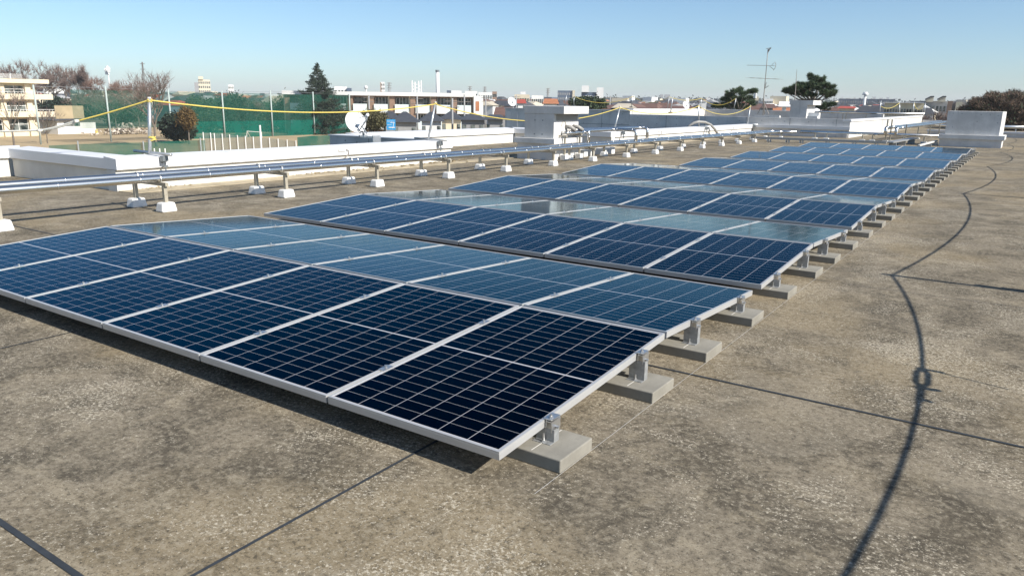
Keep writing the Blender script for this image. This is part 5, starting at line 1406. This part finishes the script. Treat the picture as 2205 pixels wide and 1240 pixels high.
block("grey gridded hospital-like block with two white stair towers on the skyline", 1252, 1288, 199, 330, 16, B_DARKBLUE, ((1253, 1268.5, 185, B_WHITE, "stair_tower"), (1285, 1300, 189, B_WHITE, "stair_tower", 1)), gk, 4, 8, B_WHITE)
block("pale hazy tower on the far horizon, left of two", 1421, 1428.5, 204, 1900, 30, B_GREY, (), gk); block("pale hazy tower on the far horizon, right of two", 1430.5, 1443, 204, 1950, 30, B_GREY, (), gk)
tt = block("long dark blue row of flats with white stair towers on the far right skyline", 1806, 1928, 213.5, 640, 14, B_DARKBLUE, ((1812, 1816, 209, B_WHITE, "stair_tower"), (1825, 1831, 211, B_WHITE, "stair_tower"), (1838, 1843, 210, B_WHITE, "stair_tower"), (1856, 1861, 211, B_WHITE, "stair_tower"), (1880, 1886, 209, B_WHITE, "stair_tower"), (1893, 1901, 211, B_WHITE, "stair_tower"), (1909, 1915, 210, B_WHITE, "stair_tower"), (1924, 1932, 212, B_WHITE, "stair_tower")), gk, 3, 24, B_GREY)
t, a_ = mast("water_tower", "white mushroom-topped water tower on the far right skyline", "tower", 1863.5, 204, 222, 420, .6, B_WHITE); MB().tube([(a_[0], a_[1], a_[2] - .3), (a_[0], a_[1], a_[2] + .7), (a_[0], a_[1], a_[2] + 1.2)], 1.5, 14, r1=.8).build("tank", B_WHITE, t, smooth=True)
block("long cream and grey building with flat white roof edge on the right", 1905, 1990, 222.5, 210, 12, B_CREAM, ((1900, 1990, 221, B_WHITE, "roof_edge"),), gk, 2, 14)
block("grey-brown building with two slanted roof houses on the right", 1961, 2040, 218, 260, 14, B_GREY, ((1993, 2010, 216, B_CREAM, "roof_house"), (2019, 2036, 216, B_CREAM, "roof_house")), gk, 2, 10)
for i, (xa_, xb_) in enumerate(((1993, 2011), (2019, 2037))):
    a0, a1 = at(xa_, 214, 258), at(xb_, 208, 258); t = thing("slanted_roof", a0, f"{('left', 'right')[i]} dark slanted roof on top of the grey-brown building", "roof", "slanted roofs on the right building")
    f2, l2 = frame2(a0, a1); o_, ux, uy = f2; P = lambda u, v, z: (o_[0] + ux[0] * u + uy[0] * v, o_[1] + ux[1] * u + uy[1] * v, z)
    zL, zR, zb_ = at(xa_, 213.5, 258)[2], at(xb_, 207.5, 258)[2], at(xa_, 219.5, 258)[2]
    pr = [(l2 * .10, zb_), (l2, zb_), (l2, zR - .3), (l2 * .62, zR - .3), (l2 * .10, zL - .1)]
    v = [P(u, .15, z) for u, z in pr] + [P(u, 4.8, z) for u, z in pr]
    MB().add(v, [(0, 1, 2, 3, 4), (9, 8, 7, 6, 5)] + [(k, 5 + k, 5 + (k + 1) % 5, (k + 1) % 5) for k in range(5)]).build("wall", B_CREAM, t)
    pr = [(-l2 * .05, zL - .35), (l2 * .62, zR - .28), (l2 * 1.04, zR - .28), (l2 * 1.04, zR + .05), (l2 * .60, zR + .05), (-l2 * .05, zL + .05)]
    v = [P(u, -.2, z) for u, z in pr] + [P(u, 5.1, z) for u, z in pr]
    MB().add(v, [(0, 1, 2, 3, 4, 5), (11, 10, 9, 8, 7, 6)] + [(k, 6 + k, 6 + (k + 1) % 6, (k + 1) % 6) for k in range(6)]).build("roof_sheet", B_TILE, t)
block("buff apartment building with yellow lit face left of the huge rounded tree", 2041, 2095, 219, 190, 12, B_GREY, ((2041, 2052, 218, B_BRICK, "dark_bay", 1), (2059, 2072, 219.5, B_CREAM, "yellow_bay", 1)), gk, 2, 8)

# utility poles
for i, (px, pt, D, lab) in enumerate(((1000, 158 + 46, 120, "utility pole in front of the apartment block's right part"), (794, 205, 130, "utility pole in front of the apartment block's left part"), (898, 207, 118, "utility pole with transformer before the apartment block's middle"), (1046, 206, 150, "dark utility pole right of the apartment block"), (974, 212, 100, "utility pole beside the falling rope before the houses"), (1314, 207, 160, "pale utility pole right of the gridded block"), (1112, 205, 180, "thin utility pole by the red-roofed house"))):
    t, a_ = mast("utility_pole", lab, "pole", px, pt, 260, D, .16, B_GREY, r1=.11, group="utility poles among the houses")
    m = MB()
    for dz in (.4, 1.1): m.tube([(a_[0] - .75, a_[1] - .5, a_[2] - dz), (a_[0] + .75, a_[1] + .5, a_[2] - dz)], .05, 4)
    m.build("cross_arm", M_ANT, t)

# ------------------------------------------------------------------ the far town and woods as masses
town = MB(); rt = random.Random(77)
TM = [B_WHITE, B_CREAM, B_GREY, B_TILE, B_RED, B_BROWNR, B_BEIGE, B_DARKBLUE, B_ORANGE]
for i in range(2600):
    px = rt.uniform(-60, 2270); D = 230 * math.exp(rt.random() ** .8 * 2.2)
    if px < 340 and D < 330: continue
    b = at(px, 215, D); w = rt.uniform(3.5, 8) * (1 + D / 1500); dp = rt.uniform(4, 8) * (1 + D / 1500); h = rt.choice((5, 5.5, 6, 6, 7, 8.2)) if rt.random() > .05 else rt.uniform(9, 13)
    h = min(h, 6.0) if D < 480 else h
    if D > 800 and rt.random() < .07: h = rt.uniform(9, 15)
    a = rt.choice((0, math.pi / 2)) + rt.gauss(0, .12)
    ux = np.array([math.cos(a), math.sin(a), 0]); uy = np.array([-math.sin(a), math.cos(a), 0]); o_ = np.array([b[0], b[1], 0.0])
    wm = rt.choices((0, 1, 2, 6, 7), (5, 4, 2, 2, 1))[0]
    fr = (o_ - ux * w / 2 - uy * dp / 2, ux, uy)
    town.fbox(fr, 0, w, 0, dp, GZ, GZ + h, wm)
    if h < 9:
        zr = h + rt.uniform(1.2, 2.2); rm = rt.choices((3, 4, 5, 6, 8, 2, 0), (7, .7, 3, 1.5, .8, 2, 1))[0]
        P = lambda u, v, z: tuple(fr[0] + ux * u + uy * v + np.array([0, 0, GZ + z]))
        ov = .5
        town.add([P(-ov, -ov, h + .02), P(w + ov, -ov, h + .02), P(w + ov, dp + ov, h + .02), P(-ov, dp + ov, h + .02), P(w * .15, dp / 2, zr), P(w * .85, dp / 2, zr)], [(0, 1, 5, 4), (2, 3, 4, 5), (1, 2, 5), (3, 0, 4), (3, 2, 1, 0)], rm)
o = town.build("distant_town", TM); tag(o, "far-off low town of pale houses reaching to the horizon", None, None, "stuff")
n = 900
px = nrng.uniform(-80, 2290, n); D = 240 * np.exp(nrng.random(n) ** .7 * 2.3)
cs = []
for i in range(n):
    if px[i] < 330 and D[i] < 300: continue
    b = at(px[i], 215, D[i]); r = nrng.uniform(1.5, 4.5) * (1 + D[i] / 900); h = GZ + (nrng.uniform(2.5, 5.0) if D[i] < 500 else nrng.uniform(3, 7.0) + (nrng.random() < .12) * 2 + D[i] / 900)
    k = 110; p = nrng.normal(size=(k, 3)) * np.array([r * .6, r * .6, 1.3]); p[:, 2] -= .12 * (p[:, 0] ** 2 + p[:, 1] ** 2) / r
    cs.append(p + np.array([b[0], b[1], h - 1.0]))
V, Fq = leaf_quads(np.concatenate(cs), .42, aspect=.8)
o = MB().arrays(V, Fq).build("distant_woods", foliage("far_mixed_woods", (.06, .055, .04), .5, .02)); tag(o, "scattered far-off trees among the distant houses", None, None, "stuff")
# dark tree belt on the right-hand horizon
n = 1000; cs = []
px = nrng.uniform(1280, 2320, n); 
for i in range(n):
    D_ = nrng.uniform(900, 1500); b = at(px[i], 222, D_); k = 110; p = nrng.normal(size=(k, 3)) * np.array([7, 7, 2.6]); cs.append(p + np.array([b[0], b[1], GZ + nrng.uniform(1, 9.5)]))
V, Fq = leaf_quads(np.concatenate(cs), .95, aspect=.8); o = MB().arrays(V, Fq).build("horizon_woods", foliage("horizon_wood_leaves", (.035, .045, .04), .4, .01)); tag(o, "dark belt of trees along the right-hand horizon", None, None, "stuff")

# ------------------------------------------------------------------ air
hz = MB().box(-2600, 2600, -60, 3600, GZ - 1.0, 45.0)
hm = bpy.data.materials.new("thin_haze"); hm.use_nodes = True; N = hm.node_tree.nodes; N.clear()
o_ = N.new("ShaderNodeOutputMaterial"); pv = N.new("ShaderNodeVolumePrincipled"); pv.inputs['Color'].default_value = (.97, .98, 1.0, 1); pv.inputs['Density'].default_value = HAZE; pv.inputs['Anisotropy'].default_value = 0.0
hm.node_tree.links.new(pv.outputs[0], o_.inputs['Volume'])
h = hz.build("haze", hm); h['kind'] = 'stuff'; h['label'] = "thin haze in the winter air over the town"
